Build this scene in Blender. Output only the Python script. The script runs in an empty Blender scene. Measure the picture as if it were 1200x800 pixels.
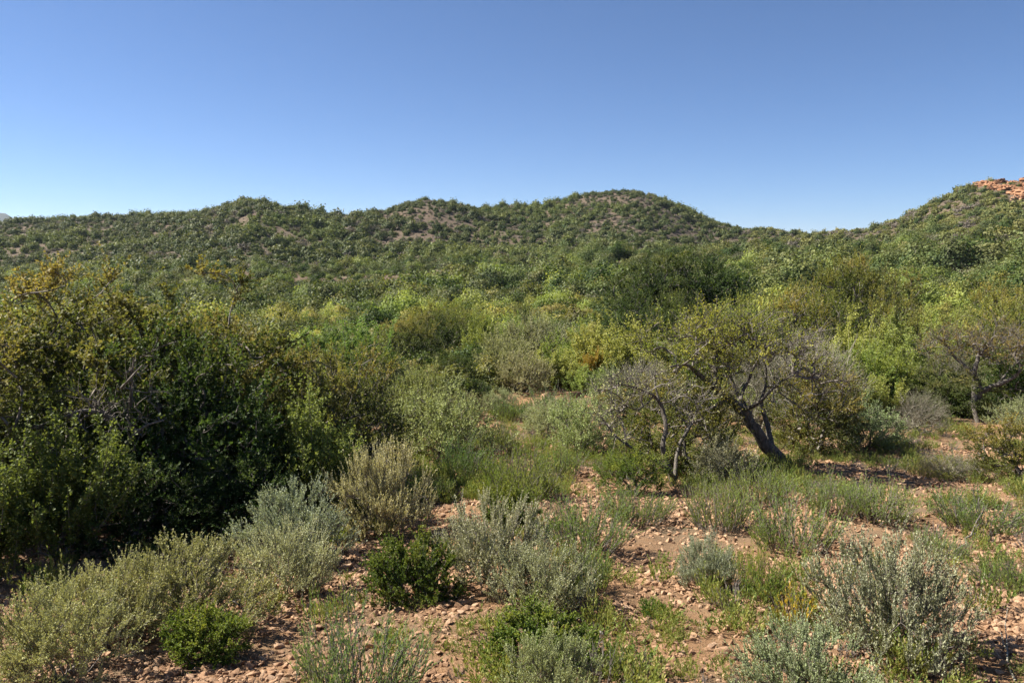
import bpy, bmesh, math, random
import numpy as np

rng = np.random.default_rng(7)
random.seed(7)
R = math.radians
scene = bpy.context.scene
COL = scene.collection

# ------------------------------------------------------------------ camera, world, sun
F = 924.0            # focal length in pixels of the 1200 px wide photograph
PITCH = math.atan(100 / F)
CAMZ = 1.65
cam_d = bpy.data.cameras.new('camera'); cam = bpy.data.objects.new('camera', cam_d); COL.objects.link(cam)
cam_d.sensor_width = 36; cam_d.lens = 36 * F / 1200; cam_d.clip_start = .05; cam_d.clip_end = 40000
cam.location = (0, 0, CAMZ); cam.rotation_euler = (R(90) - PITCH, 0, 0)
scene.camera = cam

SUN_AZ, SUN_EL = R(-76), R(44)          # clockwise from straight ahead (+Y); to the left and a little ahead
world = bpy.data.worlds.new('World'); scene.world = world; world.use_nodes = True
nt = world.node_tree; bg = nt.nodes['Background']; sky = nt.nodes.new('ShaderNodeTexSky')
sky.sky_type = 'NISHITA'; sky.sun_disc = False
sky.sun_elevation = SUN_EL; sky.sun_rotation = SUN_AZ
sky.altitude = 3300; sky.air_density = 1.0; sky.dust_density = 2.0; sky.ozone_density = 8.5
nt.links.new(sky.outputs[0], bg.inputs[0]); bg.inputs[1].default_value = .050
sd = bpy.data.lights.new('sun', 'SUN'); sd.energy = 5.0; sd.angle = R(.53); sd.color = (1, .94, .84)
so = bpy.data.objects.new('sun', sd); COL.objects.link(so)
so.location = (-30, 10, 40); so.rotation_euler = (R(90) - SUN_EL, 0, math.pi - SUN_AZ)
vs = scene.view_settings; vs.view_transform = 'Standard'; vs.look = 'None'; vs.exposure = 1.45; vs.gamma = 1
cy = scene.cycles
cy.max_bounces = 6; cy.diffuse_bounces = 3; cy.glossy_bounces = 2; cy.transmission_bounces = 4; cy.volume_bounces = 0
cy.use_denoising = True; cy.denoiser = 'OPENIMAGEDENOISE'; cy.denoising_input_passes = 'RGB_ALBEDO_NORMAL'; cy.denoising_prefilter = 'ACCURATE'; cy.sample_clamp_indirect = 2.5; cy.caustics_reflective = False; cy.caustics_refractive = False

# ------------------------------------------------------------------ noise
def _h(ix, iy, iz, seed):
    h = (ix.astype(np.int64) * 374761393 + iy.astype(np.int64) * 668265263 + iz.astype(np.int64) * 2147483647 + seed * 974634777) & 0xFFFFFFFF
    h = ((h ^ (h >> 13)) * 1274126177) & 0xFFFFFFFF
    h = ((h ^ (h >> 16)) * 2246822519) & 0xFFFFFFFF
    return ((h ^ (h >> 15)) & 0xFFFFFF) / float(0xFFFFFF)

def noise(p, seed=0):
    """value noise in 0..1; p is (N,2) or (N,3)"""
    p = np.asarray(p, float)
    if p.shape[1] == 2: p = np.concatenate([p, np.zeros((len(p), 1))], 1)
    i = np.floor(p).astype(np.int64); f = p - i; f = f * f * (3 - 2 * f)
    out = 0
    for a in (0, 1):
        for b in (0, 1):
            for c in (0, 1):
                w = (f[:, 0] if a else 1 - f[:, 0]) * (f[:, 1] if b else 1 - f[:, 1]) * (f[:, 2] if c else 1 - f[:, 2])
                out = out + w * _h(i[:, 0] + a, i[:, 1] + b, i[:, 2] + c, seed)
    return out

def fbm(p, seed=0, o=4):
    p = np.asarray(p, float); s = 0; a = .5; t = 0
    for k in range(o):
        s = s + a * noise(p * 2 ** k + 13.7 * k, seed + k); t += a; a *= .5
    return s / t

def sstep(a, b, x):
    t = np.clip((x - a) / (b - a), 0, 1); return t * t * (3 - 2 * t)

def unit(v):
    return v / np.maximum(np.linalg.norm(v, axis=-1, keepdims=True), 1e-9)

# ------------------------------------------------------------------ terrain
PD = np.array([-200, -30, -8, 0, 3, 5, 8, 10, 13, 16, 20, 25, 30, 45, 70, 110, 150, 200, 320, 480, 800, 7000.])
PZ = np.array([14, 2.6, .7, 0, -.36, -.62, -1.05, -1.32, -1.72, -1.97, -2.13, -2.3, -2.6, -3.2, -3.5, -2.7, -.8, 2.8, 9.5, 6, -16, -60.])
_pd = np.concatenate([np.arange(-200, 130, .5), np.arange(130, 7000, 10.)]); _pz = np.interp(_pd, PD, PZ)
for _ in range(2):
    k = 9; _pz = np.convolve(np.pad(_pz, k // 2, 'edge'), np.ones(k) / k, 'valid')
# hill: azimuth deg, distance, height, sigma along x, sigma along y, turn
HILLS = [(-19.0, 330, 17.5, 95, 105, .2), (-34, 340, 13.5, 120, 90, 0), (-6.6, 262, 11.5, 52, 80, -.35), (7.6, 370, 24, 88, 110, .1),
         (31.5, 250, 24, 62, 90, .25), (45, 260, 30, 90, 100, 0)]
HILL_OF = [0, 0, 1, 2, 3, 3]

def raw_height(x, y):
    d = np.where(y > 60, np.hypot(x, y) * .6 + y * .4, y)
    z = np.interp(d, _pd, _pz)
    z = z - 2.2 * sstep(38, 95, d) * sstep(250, 150, d) * sstep(R(2), R(-14), np.arctan2(x, np.maximum(y, 1)))
    parts = []
    for az, r, h, sx, sy, tr in HILLS:
        cx, cyy = r * math.sin(R(az)), r * math.cos(R(az)); dx, dy = x - cx, y - cyy
        c, s = math.cos(tr), math.sin(tr); u = (c * dx + s * dy) / sx; v = (-s * dx + c * dy) / sy
        q = u * u + v * v
        parts.append(h * np.exp(-q * .9) * (1 + .0 * q))
    parts = np.array(parts); z = z + parts.sum(0) * .55 + parts.max(0) * .45
    xy = np.stack([x, y], -1).reshape(-1, 2)
    n1 = (fbm(xy / 70., 3, 3).reshape(x.shape) - .5) * 9; n1 = n1 * sstep(90, 220, np.hypot(x, y)) * sstep(900, 500, np.hypot(x, y))
    n2 = (fbm(xy / 9., 5, 3).reshape(x.shape) - .5) * .55 * sstep(6, 22, np.hypot(x, y))
    return z + n1 + n2, parts

SKY_PX = [(-260, 268), (-120, 262), (0, 262), (20, 257), (100, 252), (200, 250), (240, 245), (270, 237), (293, 231), (310, 235), (330, 240), (365, 246),
          (400, 251), (450, 245), (480, 235), (500, 231), (520, 234), (560, 241), (590, 239), (620, 240), (640, 239), (665, 230), (690, 223),
          (720, 220), (745, 221), (770, 228), (800, 242), (830, 254), (870, 266), (885, 266), (900, 264), (920, 269), (940, 271), (980, 270),
          (1020, 267), (1050, 257), (1090, 237), (1120, 222), (1145, 211), (1160, 209), (1190, 210), (1260, 190), (1400, 190)]
def px_ray(px, py):
    a, b = (px - 600) / F, (400 - py) / F
    c, s = math.cos(PITCH), math.sin(PITCH)
    return np.array([a, c + s * b, -s + c * b])
_sk = np.array([[math.atan2(v[0], v[1]), v[2] / math.hypot(v[0], v[1])] for v in (px_ray(a, b + 5.5) for a, b in SKY_PX)])
_th = np.radians(np.arange(-46, 46.01, .5)); _rr = np.arange(120, 520, 6.)
_T, _RR = np.meshgrid(_th, _rr, indexing='ij')
CORR = np.zeros(len(_th)); PEAK_R = np.full(len(_th), 300.)
for it in range(3):
    zz, _ = raw_height(_RR * np.sin(_T), _RR * np.cos(_T))
    zz = zz + (CORR[:, None] * _RR) * sstep(100, 230, _RR) * sstep(900, 520, _RR)
    el = (zz - CAMZ) / _RR
    e = np.interp(_th, _sk[:, 0], _sk[:, 1]) - el.max(1)
    if it == 0: e = np.convolve(np.pad(e, 2, 'edge'), np.ones(5) / 5, 'valid')
    CORR = CORR + e; PEAK_R = _rr[el.argmax(1)]

def height(x, y, micro=True):
    x = np.asarray(x, float); y = np.asarray(y, float)
    z, _ = raw_height(x, y)
    r = np.hypot(x, y); t = np.arctan2(x, y)
    z = z + np.interp(t, _th, CORR) * r * sstep(100, 230, r) * sstep(900, 520, r) * sstep(R(100), R(46), np.abs(t))
    if micro:
        xy = np.stack([x, y], -1).reshape(-1, 2)
        z = z + ((fbm(xy / 1.6, 21, 3) - .5) * .22 + (fbm(xy / .33, 22, 2) - .5) * .045).reshape(x.shape) * sstep(80, 20, r)
    return z

def hz(x, y): return float(height(np.array([x]), np.array([y]))[0])

def depth(y, z): return y * math.cos(PITCH) - (z - CAMZ) * math.sin(PITCH)
def at(px, d):
    """point on the ground at forward distance d in the column px of the photograph"""
    x = d * (px - 600) / F
    for _ in range(3):
        z = hz(x, d); x = depth(d, z) * (px - 600) / F
    return x, d, hz(x, d)
_D = np.concatenate([np.arange(2.2, 14, .04), np.arange(14, 60, .15), np.arange(60, 130, .5)])
def on(px, py):
    """point of the ground seen at a pixel"""
    x = _D * (px - 600) / F
    z = height(x, _D); x = (_D * math.cos(PITCH) - (z - CAMZ) * math.sin(PITCH)) * (px - 600) / F; z = height(x, _D)
    w = _D * math.cos(PITCH) - (z - CAMZ) * math.sin(PITCH); h = _D * math.sin(PITCH) + (z - CAMZ) * math.cos(PITCH)
    row = 400 - F * h / w
    i = int(np.argmax(row <= py)) if (row <= py).any() else len(_D) - 1
    return at(px, float(_D[i]))

# ------------------------------------------------------------------ materials
def nodes_mat(name):
    m = bpy.data.materials.new(name); m.use_nodes = True
    t = m.node_tree; t.nodes.clear(); o = t.nodes.new('ShaderNodeOutputMaterial')
    return m, t, o
def N(t, kind, **kw):
    n = t.nodes.new(kind)
    for k, v in kw.items(): setattr(n, k, v)
    return n
def mix_col(t, a, b, fac, mode='MIX'):
    n = N(t, 'ShaderNodeMix', data_type='RGBA', blend_type=mode)
    for s, v in ((n.inputs[6], a), (n.inputs[7], b), (n.inputs[0], fac)):
        if hasattr(v, 'is_linked'): t.links.new(v, s)
        else: s.default_value = (*v, 1) if isinstance(v, tuple) else v
    return n.outputs[2]
def ramp(t, fac, stops):
    n = N(t, 'ShaderNodeValToRGB'); e = n.color_ramp.elements
    while len(e) < len(stops): e.new(.5)
    for el, (p, c) in zip(e, stops): el.position = p; el.color = (*c, 1)
    t.links.new(fac, n.inputs[0]); return n.outputs[0]
def vnoise(t, scale, detail=4, rough=.55, coord=None, w=None):
    n = N(t, 'ShaderNodeTexNoise'); n.inputs['Scale'].default_value = scale; n.inputs['Detail'].default_value = detail
    n.inputs['Roughness'].default_value = rough
    if coord is not None: t.links.new(coord, n.inputs['Vector'])
    return n.outputs[0]

def leaf_mat(name, dark, light, young, trans=.3, rough=.55, spec=.25, old=None):
    """tint = per leaf variation, young = share of new or ripening growth on that twig"""
    m, t, o = nodes_mat(name)
    a = N(t, 'ShaderNodeAttribute', attribute_name='tint'); b = N(t, 'ShaderNodeAttribute', attribute_name='young')
    oi = N(t, 'ShaderNodeObjectInfo')
    c = mix_col(t, dark, light, a.outputs['Fac'])
    c = mix_col(t, c, young, b.outputs['Fac'])
    hsv = N(t, 'ShaderNodeHueSaturation')
    mr = N(t, 'ShaderNodeMapRange'); t.links.new(oi.outputs['Random'], mr.inputs[0]); mr.inputs[3].default_value = .485; mr.inputs[4].default_value = .515
    mv = N(t, 'ShaderNodeMapRange'); t.links.new(oi.outputs['Random'], mv.inputs[0]); mv.inputs[3].default_value = 1.15; mv.inputs[4].default_value = .85
    t.links.new(mr.outputs[0], hsv.inputs['Hue']); t.links.new(mv.outputs[0], hsv.inputs['Value']); t.links.new(c, hsv.inputs['Color'])
    c = mix_col(t, hsv.outputs[0], oi.outputs['Color'], 1.0, 'MULTIPLY')
    p = N(t, 'ShaderNodeBsdfPrincipled'); t.links.new(c, p.inputs['Base Color']); p.inputs['Roughness'].default_value = rough
    p.inputs['Specular IOR Level'].default_value = spec
    tr = N(t, 'ShaderNodeBsdfTranslucent')
    warm = mix_col(t, c, (1.0, 1.0, .45), 1.0, 'MULTIPLY'); 
    g = N(t, 'ShaderNodeGamma'); t.links.new(warm, g.inputs[0]); g.inputs[1].default_value = .9; t.links.new(g.outputs[0], tr.inputs[0])
    ms = N(t, 'ShaderNodeMixShader'); ms.inputs[0].default_value = trans
    t.links.new(p.outputs[0], ms.inputs[1]); t.links.new(tr.outputs[0], ms.inputs[2]); t.links.new(ms.outputs[0], o.inputs[0])
    return m

def bark_mat(name, a, b, scale=30):
    m, t, o = nodes_mat(name); tc = N(t, 'ShaderNodeTexCoord')
    mp = N(t, 'ShaderNodeMapping'); mp.inputs['Scale'].default_value = (1, 1, .3); t.links.new(tc.outputs['Object'], mp.inputs[0])
    n = vnoise(t, scale, 5, .65, mp.outputs[0]); c = ramp(t, n, [(.3, a), (.7, b)])
    p = N(t, 'ShaderNodeBsdfPrincipled'); t.links.new(c, p.inputs['Base Color']); p.inputs['Roughness'].default_value = .85; p.inputs['Specular IOR Level'].default_value = .2
    bp = N(t, 'ShaderNodeBump'); bp.inputs['Strength'].default_value = .9; bp.inputs['Distance'].default_value = .02
    t.links.new(n, bp.inputs['Height']); t.links.new(bp.outputs[0], p.inputs['Normal']); t.links.new(p.outputs[0], o.inputs[0])
    return m

def stone_mat(name, stops, scale=6):
    m, t, o = nodes_mat(name); tc = N(t, 'ShaderNodeTexCoord'); oi = N(t, 'ShaderNodeObjectInfo')
    n = vnoise(t, scale, 6, .65, tc.outputs['Object'])
    ad = N(t, 'ShaderNodeMath', operation='MULTIPLY_ADD'); t.links.new(oi.outputs['Random'], ad.inputs[0]); ad.inputs[1].default_value = .55; t.links.new(n, ad.inputs[2])
    sb = N(t, 'ShaderNodeMath', operation='SUBTRACT'); t.links.new(ad.outputs[0], sb.inputs[0]); sb.inputs[1].default_value = .28
    c = ramp(t, sb.outputs[0], stops)
    p = N(t, 'ShaderNodeBsdfPrincipled'); t.links.new(c, p.inputs['Base Color']); p.inputs['Roughness'].default_value = .9; p.inputs['Specular IOR Level'].default_value = .15
    bp = N(t, 'ShaderNodeBump'); bp.inputs['Strength'].default_value = .5; bp.inputs['Distance'].default_value = .006
    t.links.new(vnoise(t, 60, 5, .7, tc.outputs['Object']), bp.inputs['Height']); t.links.new(bp.outputs[0], p.inputs['Normal']); t.links.new(p.outputs[0], o.inputs[0])
    return m

def ground_mat(name):
    m, t, o = nodes_mat(name); g = N(t, 'ShaderNodeNewGeometry'); co = g.outputs['Position']
    n1 = vnoise(t, .9, 5, .6, co); n2 = vnoise(t, 14, 6, .7, co); n3 = vnoise(t, 90, 4, .7, co)
    c = ramp(t, n2, [(.28, (.155, .085, .042)), (.5, (.285, .162, .080)), (.72, (.40, .245, .138))])
    c2 = ramp(t, n3, [(.3, (.145, .080, .044)), (.5, (.295, .174, .096)), (.75, (.44, .288, .178))])
    c = mix_col(t, c, c2, .5)
    litter = ramp(t, n1, [(.45, (0, 0, 0)), (.68, (1, 1, 1))])
    c = mix_col(t, c, (.17, .13, .085), litter)
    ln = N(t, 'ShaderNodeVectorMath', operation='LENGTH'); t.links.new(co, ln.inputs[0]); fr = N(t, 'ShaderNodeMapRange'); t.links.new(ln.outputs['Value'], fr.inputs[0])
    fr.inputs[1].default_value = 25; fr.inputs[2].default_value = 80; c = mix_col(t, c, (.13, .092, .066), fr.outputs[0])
    p = N(t, 'ShaderNodeBsdfPrincipled'); t.links.new(c, p.inputs['Base Color']); p.inputs['Roughness'].default_value = .95; p.inputs['Specular IOR Level'].default_value = .1
    ad = N(t, 'ShaderNodeMath', operation='ADD'); t.links.new(n2, ad.inputs[0]); t.links.new(n3, ad.inputs[1])
    bp = N(t, 'ShaderNodeBump'); bp.inputs['Strength'].default_value = 1; bp.inputs['Distance'].default_value = .02
    t.links.new(ad.outputs[0], bp.inputs['Height']); t.links.new(bp.outputs[0], p.inputs['Normal']); t.links.new(p.outputs[0], o.inputs[0])
    return m

def hill_mat(name, a, b, c3, c4=(.15, .105, .075)):
    m, t, o = nodes_mat(name); g = N(t, 'ShaderNodeNewGeometry'); co = g.outputs['Position']
    n1 = vnoise(t, .03, 5, .6, co); n2 = vnoise(t, .6, 5, .7, co)
    c = ramp(t, n1, [(.38, a), (.6, b)]); cc = ramp(t, n2, [(.4, c3), (.62, c4)]); c = mix_col(t, c, cc, .45)
    p = N(t, 'ShaderNodeBsdfPrincipled'); t.links.new(c, p.inputs['Base Color']); p.inputs['Roughness'].default_value = .95; p.inputs['Specular IOR Level'].default_value = .1
    bp = N(t, 'ShaderNodeBump'); bp.inputs['Strength'].default_value = .8; bp.inputs['Distance'].default_value = .4
    t.links.new(n2, bp.inputs['Height']); t.links.new(bp.outputs[0], p.inputs['Normal']); t.links.new(p.outputs[0], o.inputs[0])
    return m

M = dict(
    olive=leaf_mat('olive_leaf', (.032, .050, .014), (.135, .160, .042), (.28, .235, .065), .38, .6, .2),
    dark=leaf_mat('dark_leaf', (.026, .054, .014), (.075, .120, .028), (.16, .18, .04), .36, .6, .2),
    silver=leaf_mat('silver_leaf', (.30, .295, .20), (.54, .525, .38), (.48, .44, .23), .22, .7, .15),
    spek=leaf_mat('succulent_leaf', (.085, .130, .030), (.24, .285, .075), (.41, .43, .115), .38, .55, .2),
    broom=leaf_mat('broom_leaf', (.11, .17, .038), (.23, .31, .075), (.36, .34, .10), .32, .6, .2),
    herb=leaf_mat('herb_leaf', (.10, .15, .035), (.22, .29, .07), (.42, .35, .12), .35, .6, .2),
    hill=leaf_mat('hill_leaf', (.030, .054, .020), (.092, .124, .042), (.24, .22, .08), .25, .6, .15),
    scrub=leaf_mat('low_scrub_leaf', (.105, .112, .062), (.20, .20, .125), (.26, .23, .12), .22, .7, .1),
    hillyellow=leaf_mat('hill_yellow_leaf', (.075, .090, .028), (.185, .195, .062), (.30, .26, .09), .25, .6, .15),
    hillspek=leaf_mat('hill_succulent_leaf', (.055, .092, .028), (.145, .185, .058), (.25, .24, .08), .25, .6, .15),
    hillgrey=leaf_mat('hill_grey_leaf', (.105, .095, .080), (.20, .175, .145), (.24, .19, .14), .2, .7, .1),
    wood=bark_mat('grey_wood', (.10, .085, .07), (.26, .23, .20)),
    dead=bark_mat('dead_wood', (.17, .152, .112), (.38, .35, .27)),
    darkwood=bark_mat('dark_bark', (.030, .026, .022), (.20, .175, .145), 45),
    greybark=bark_mat('grey_bark', (.045, .038, .032), (.21, .185, .155), 40),
    stone=stone_mat('tan_stone', [(.12, (.13, .074, .045)), (.4, (.285, .168, .096)), (.68, (.41, .262, .16)), (.95, (.30, .225, .17))]),
    quartz=stone_mat('quartz_stone', [(.2, (.62, .56, .50)), (.8, (.82, .79, .75))]),
    redrock=stone_mat('red_rock', [(.2, (.13, .065, .038)), (.5, (.28, .14, .075)), (.85, (.39, .225, .13))], 2.5),
    ground=ground_mat('stony_soil'),
    hillsoil=hill_mat('hill_soil', (.085, .068, .050), (.125, .090, .066), (.075, .068, .045)),
    farblue=hill_mat('mountain_scrub', (.022, .034, .024), (.035, .042, .03), (.026, .034, .026), (.04, .042, .032)),
)

# ------------------------------------------------------------------ mesh assembly
class G:
    def __init__(s): s.v = []; s.q = []; s.m = []; s.a = []; s.b = []; s.n = 0
    def add(s, v, q, mat=0, tint=None, young=None):
        s.v.append(v.reshape(-1, 3)); s.q.append(q + s.n); s.n += len(s.v[-1]); k = len(q)
        s.m.append(np.full(k, mat, np.int32))
        s.a.append(np.zeros(k) if tint is None else tint); s.b.append(np.zeros(k) if young is None else young)
    def build(s, name, mats, smooth=False):
        v = np.concatenate(s.v); q = np.concatenate(s.q); k = len(q)
        me = bpy.data.meshes.new(name)
        me.vertices.add(len(v)); me.vertices.foreach_set('co', v.astype(np.float32).ravel())
        me.loops.add(k * 4); me.loops.foreach_set('vertex_index', q.astype(np.int32).ravel())
        me.polygons.add(k); me.polygons.foreach_set('loop_start', np.arange(0, k * 4, 4, dtype=np.int32))
        me.polygons.foreach_set('material_index', np.concatenate(s.m))
        me.polygons.foreach_set('use_smooth', np.full(k, smooth))
        for nm, d in (('tint', s.a), ('young', s.b)):
            at_ = me.attributes.new(nm, 'FLOAT', 'FACE'); at_.data.foreach_set('value', np.concatenate(d).astype(np.float32))
        me.update(calc_edges=True)
        for m in mats: me.materials.append(m)
        return me

def perp(d):
    h = np.where(np.abs(d[..., 2:3]) < .8, np.array([0, 0, 1.]), np.array([1., 0, 0]))
    u = unit(np.cross(d, h)); return u, np.cross(d, u)

def tubes(g, P, rad, K=3, mat=0, rough=0):
    """P (M,S,3) polylines, rad (M,S)"""
    Mn, S, _ = P.shape
    if Mn == 0: return
    d = unit(P[:, -1] - P[:, 0]); u, w = perp(d)
    a = np.arange(K) * 2 * math.pi / K
    ring = u[:, None, None] * np.cos(a)[None, None, :, None] + w[:, None, None] * np.sin(a)[None, None, :, None]
    rr = rad[:, :, None, None]
    if rough: rr = rr * (1 + rough * (rng.random((Mn, S, K, 1)) - .5))
    V = P[:, :, None] + ring * rr
    i = (np.arange(Mn)[:, None, None] * S + np.arange(S - 1)[None, :, None]) * K
    k = np.arange(K)[None, None, :]; k2 = (k + 1) % K
    q = np.stack([i + k, i + k2, i + k2 + K, i + k + K], -1).reshape(-1, 4)
    g.add(V, q, mat, rng.random(len(q)))

def dendrite(init, ipar, pts, bf=.35):
    """minimum-cost branching: joins pts to the given nodes; returns nodes, parent index"""
    n0 = len(init); X = np.concatenate([init, pts]); n = len(X)
    par = -np.ones(n, int); par[:n0] = ipar; path = np.zeros(n)
    for i in range(1, n0):
        if par[i] >= 0: path[i] = path[par[i]] + np.linalg.norm(X[i] - X[par[i]])
    best = np.full(n, np.inf); bp = np.zeros(n, int); done = np.zeros(n, bool); done[:n0] = True
    order = list(range(n0))
    for j in range(n0):
        c = np.linalg.norm(X - X[j], axis=1) + bf * path[j]; u = c < best; best[u] = c[u]; bp[u] = j
    best[done] = np.inf
    for _ in range(n - n0):
        i = int(best.argmin()); par[i] = bp[i]; path[i] = path[bp[i]] + np.linalg.norm(X[i] - X[bp[i]])
        done[i] = True; best[i] = np.inf; order.append(i)
        c = np.linalg.norm(X - X[i], axis=1) + bf * path[i]; u = (c < best) & ~done; best[u] = c[u]; bp[u] = i
    return X, par, order

def limbs(g, X, par, order, rtip, rmax, power=.5, skip=1, mat=0, wig=.12):
    n = len(X); cnt = np.ones(n)
    for i in reversed(order):
        if par[i] >= 0: cnt[par[i]] += cnt[i]
    r = np.minimum(rtip * cnt ** power, rmax)
    e = np.array([i for i in order if par[i] >= 0 and i >= skip])
    if len(e) == 0: return r
    A = X[par[e]]; B = X[e]; L = np.linalg.norm(B - A, axis=1, keepdims=True)
    pp = par[par[e]]; pd = np.where((pp >= 0)[:, None], unit(A - X[np.maximum(pp, 0)]), unit(B - A))
    C = A + unit(unit(B - A) + pd * .6) * L * .5 + rng.normal(size=A.shape) * L * wig
    t = np.linspace(0, 1, 5)[None, :, None]
    P = (1 - t) ** 2 * A[:, None] + 2 * t * (1 - t) * C[:, None] + t * t * B[:, None]
    ra = np.minimum(r[par[e]], r[e] * 1.5); rad = ra[:, None] + (r[e] - ra)[:, None] * t[..., 0]
    big = r[e] > rtip * 3
    tubes(g, P[big], rad[big], 6, mat, .15); tubes(g, P[~big], rad[~big], 3, mat)
    return r

def twig_lines(O, D, L, up=.15, wig=.1, S=4):
    t = np.linspace(0, 1, S)[None, :, None]
    w = rng.normal(size=O.shape); 
    P = O[:, None] + D[:, None] * L[:, None, None] * t + np.array([0, 0, 1.]) * (up * L)[:, None, None] * t * t + w[:, None] * (wig * L)[:, None, None] * t * t
    return P

def put_leaves(g, P, n, size, asp, young, t0=.15, spread=1.0, upb=.3, droop=0., mat=0, jit=0., fold=.18, along=.6):
    """n leaves on each polyline P (M,S,3); young (M,)"""
    Mn, S, _ = P.shape
    t = (t0 + (1 - t0) * rng.random((Mn, n))) * (S - 1); i = np.minimum(t.astype(int), S - 2); f = (t - i)[..., None]
    k = np.arange(Mn)[:, None]
    pos = P[k, i] * (1 - f) + P[k, i + 1] * f; tan = unit(P[k, i + 1] - P[k, i])
    pos = pos.reshape(-1, 3); tan = tan.reshape(-1, 3); m = len(pos)
    d = unit(tan * along + unit(rng.normal(size=(m, 3))) * spread + np.array([0, 0, upb - droop]))
    if jit: pos = pos + rng.normal(size=(m, 3)) * jit
    nn = rng.normal(size=(m, 3)) * .62 + np.array([0, 0, .75]); nrm = unit(nn - (nn * d).sum(1, keepdims=True) * d); s = np.cross(d, nrm)
    ln = (size * (.6 + .8 * rng.random(m)))[:, None]; w = ln * asp
    b = pos; tip = pos + d * ln; mid = pos + d * ln * .5 + nrm * w * fold
    V = np.stack([b, mid + s * w, tip, mid - s * w], 1)
    y = np.repeat(young, n) * 1.0
    y = np.clip(y + (rng.random(m) - .5) * .45 * (y > .02), 0, 1)
    g.add(V, np.arange(m * 4).reshape(-1, 4), mat, rng.random(m), y)

def dome(n, Rr, H, z0=.1, lump=.35, shell=.45, seed=0, flat=.0):
    """points in a lumpy dome: base radius Rr, height H, z from z0*H"""
    out = []
    while len(out) < n:
        u = unit(rng.normal(size=(n * 3, 3))); r = rng.random(n * 3) ** shell
        lm = 1 - lump + 2 * lump * fbm(u * 1.7 + 9 + seed * 5.1, seed + 40, 2)
        p = u * (r * lm)[:, None]; p[:, 2] = p[:, 2] * .62 + .42
        p = p * np.array([Rr, Rr, H]); p = p[(p[:, 2] > z0 * H)]
        out.extend(p.tolist())
    return np.array(out[:n])

def bush_mesh(kind, seed, Rr, H, nodes, tw, tl, nl, leaf, asp, mats, young=(0, 0, 0), bf=.3, rtip=.004, rmax=.05, up=.3, outw=.7, rnd=.6,
              stems=4, z0=.1, lump=.35, shell=.45, spread=1., twr=.0016, twS=4, wood=True, upb=.3, t0=.1, lean=(0, 0)):
    """returns (foliage mesh, stem mesh): branching wood joined to nodes in a dome, leafy twigs at the nodes"""
    pts = dome(nodes, Rr, H, z0, lump, shell, seed)
    a = rng.random(stems) * 6.28
    root = np.stack([np.cos(a) * Rr * .08, np.sin(a) * Rr * .08, np.full(stems, -.06)], 1)
    X, par, order = dendrite(root, -np.ones(stems, int), pts, bf)
    gw = G(); limbs(gw, X, par, order, rtip, rmax, .5, stems)
    P0 = X[stems:]; par0 = X[par[stems:]]
    f = rng.random((len(P0), tw, 1))
    O = (P0[:, None] * (1 - f * .6) + par0[:, None] * f * .6).reshape(-1, 3)
    cen = np.array([0, 0, H * .35]); ow = unit(O - cen)
    D = unit(ow * outw + unit(rng.normal(size=O.shape)) * rnd + np.array([0, 0, up]))
    L = tl * (.55 + .9 * rng.random(len(O)))
    T = twig_lines(O, D, L, .12, .15, twS)
    if wood: tubes(gw, T, np.linspace(1.3, .6, twS)[None, :] * np.full((len(O), 1), twr), 3, 0)
    y0, y1, ys = young
    hrel = O[:, 2] / H; rad = np.linalg.norm((O - cen) / np.array([Rr, Rr, H * .6]), axis=1)
    yy = np.clip(y0 + y1 * sstep(.45, .95, hrel) * sstep(.5, .9, rad) + ys * (noise(O / (Rr * .32) + seed * 3.3, seed + 90) - .5), 0, 1) if y1 or y0 or ys else np.zeros(len(O))
    gf = G(); put_leaves(gf, T, nl, leaf, asp, yy, t0, spread, upb)
    return gf.build(kind + '_foliage', [mats[0]]), gw.build(kind + '_stem', [mats[1]], True)

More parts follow.
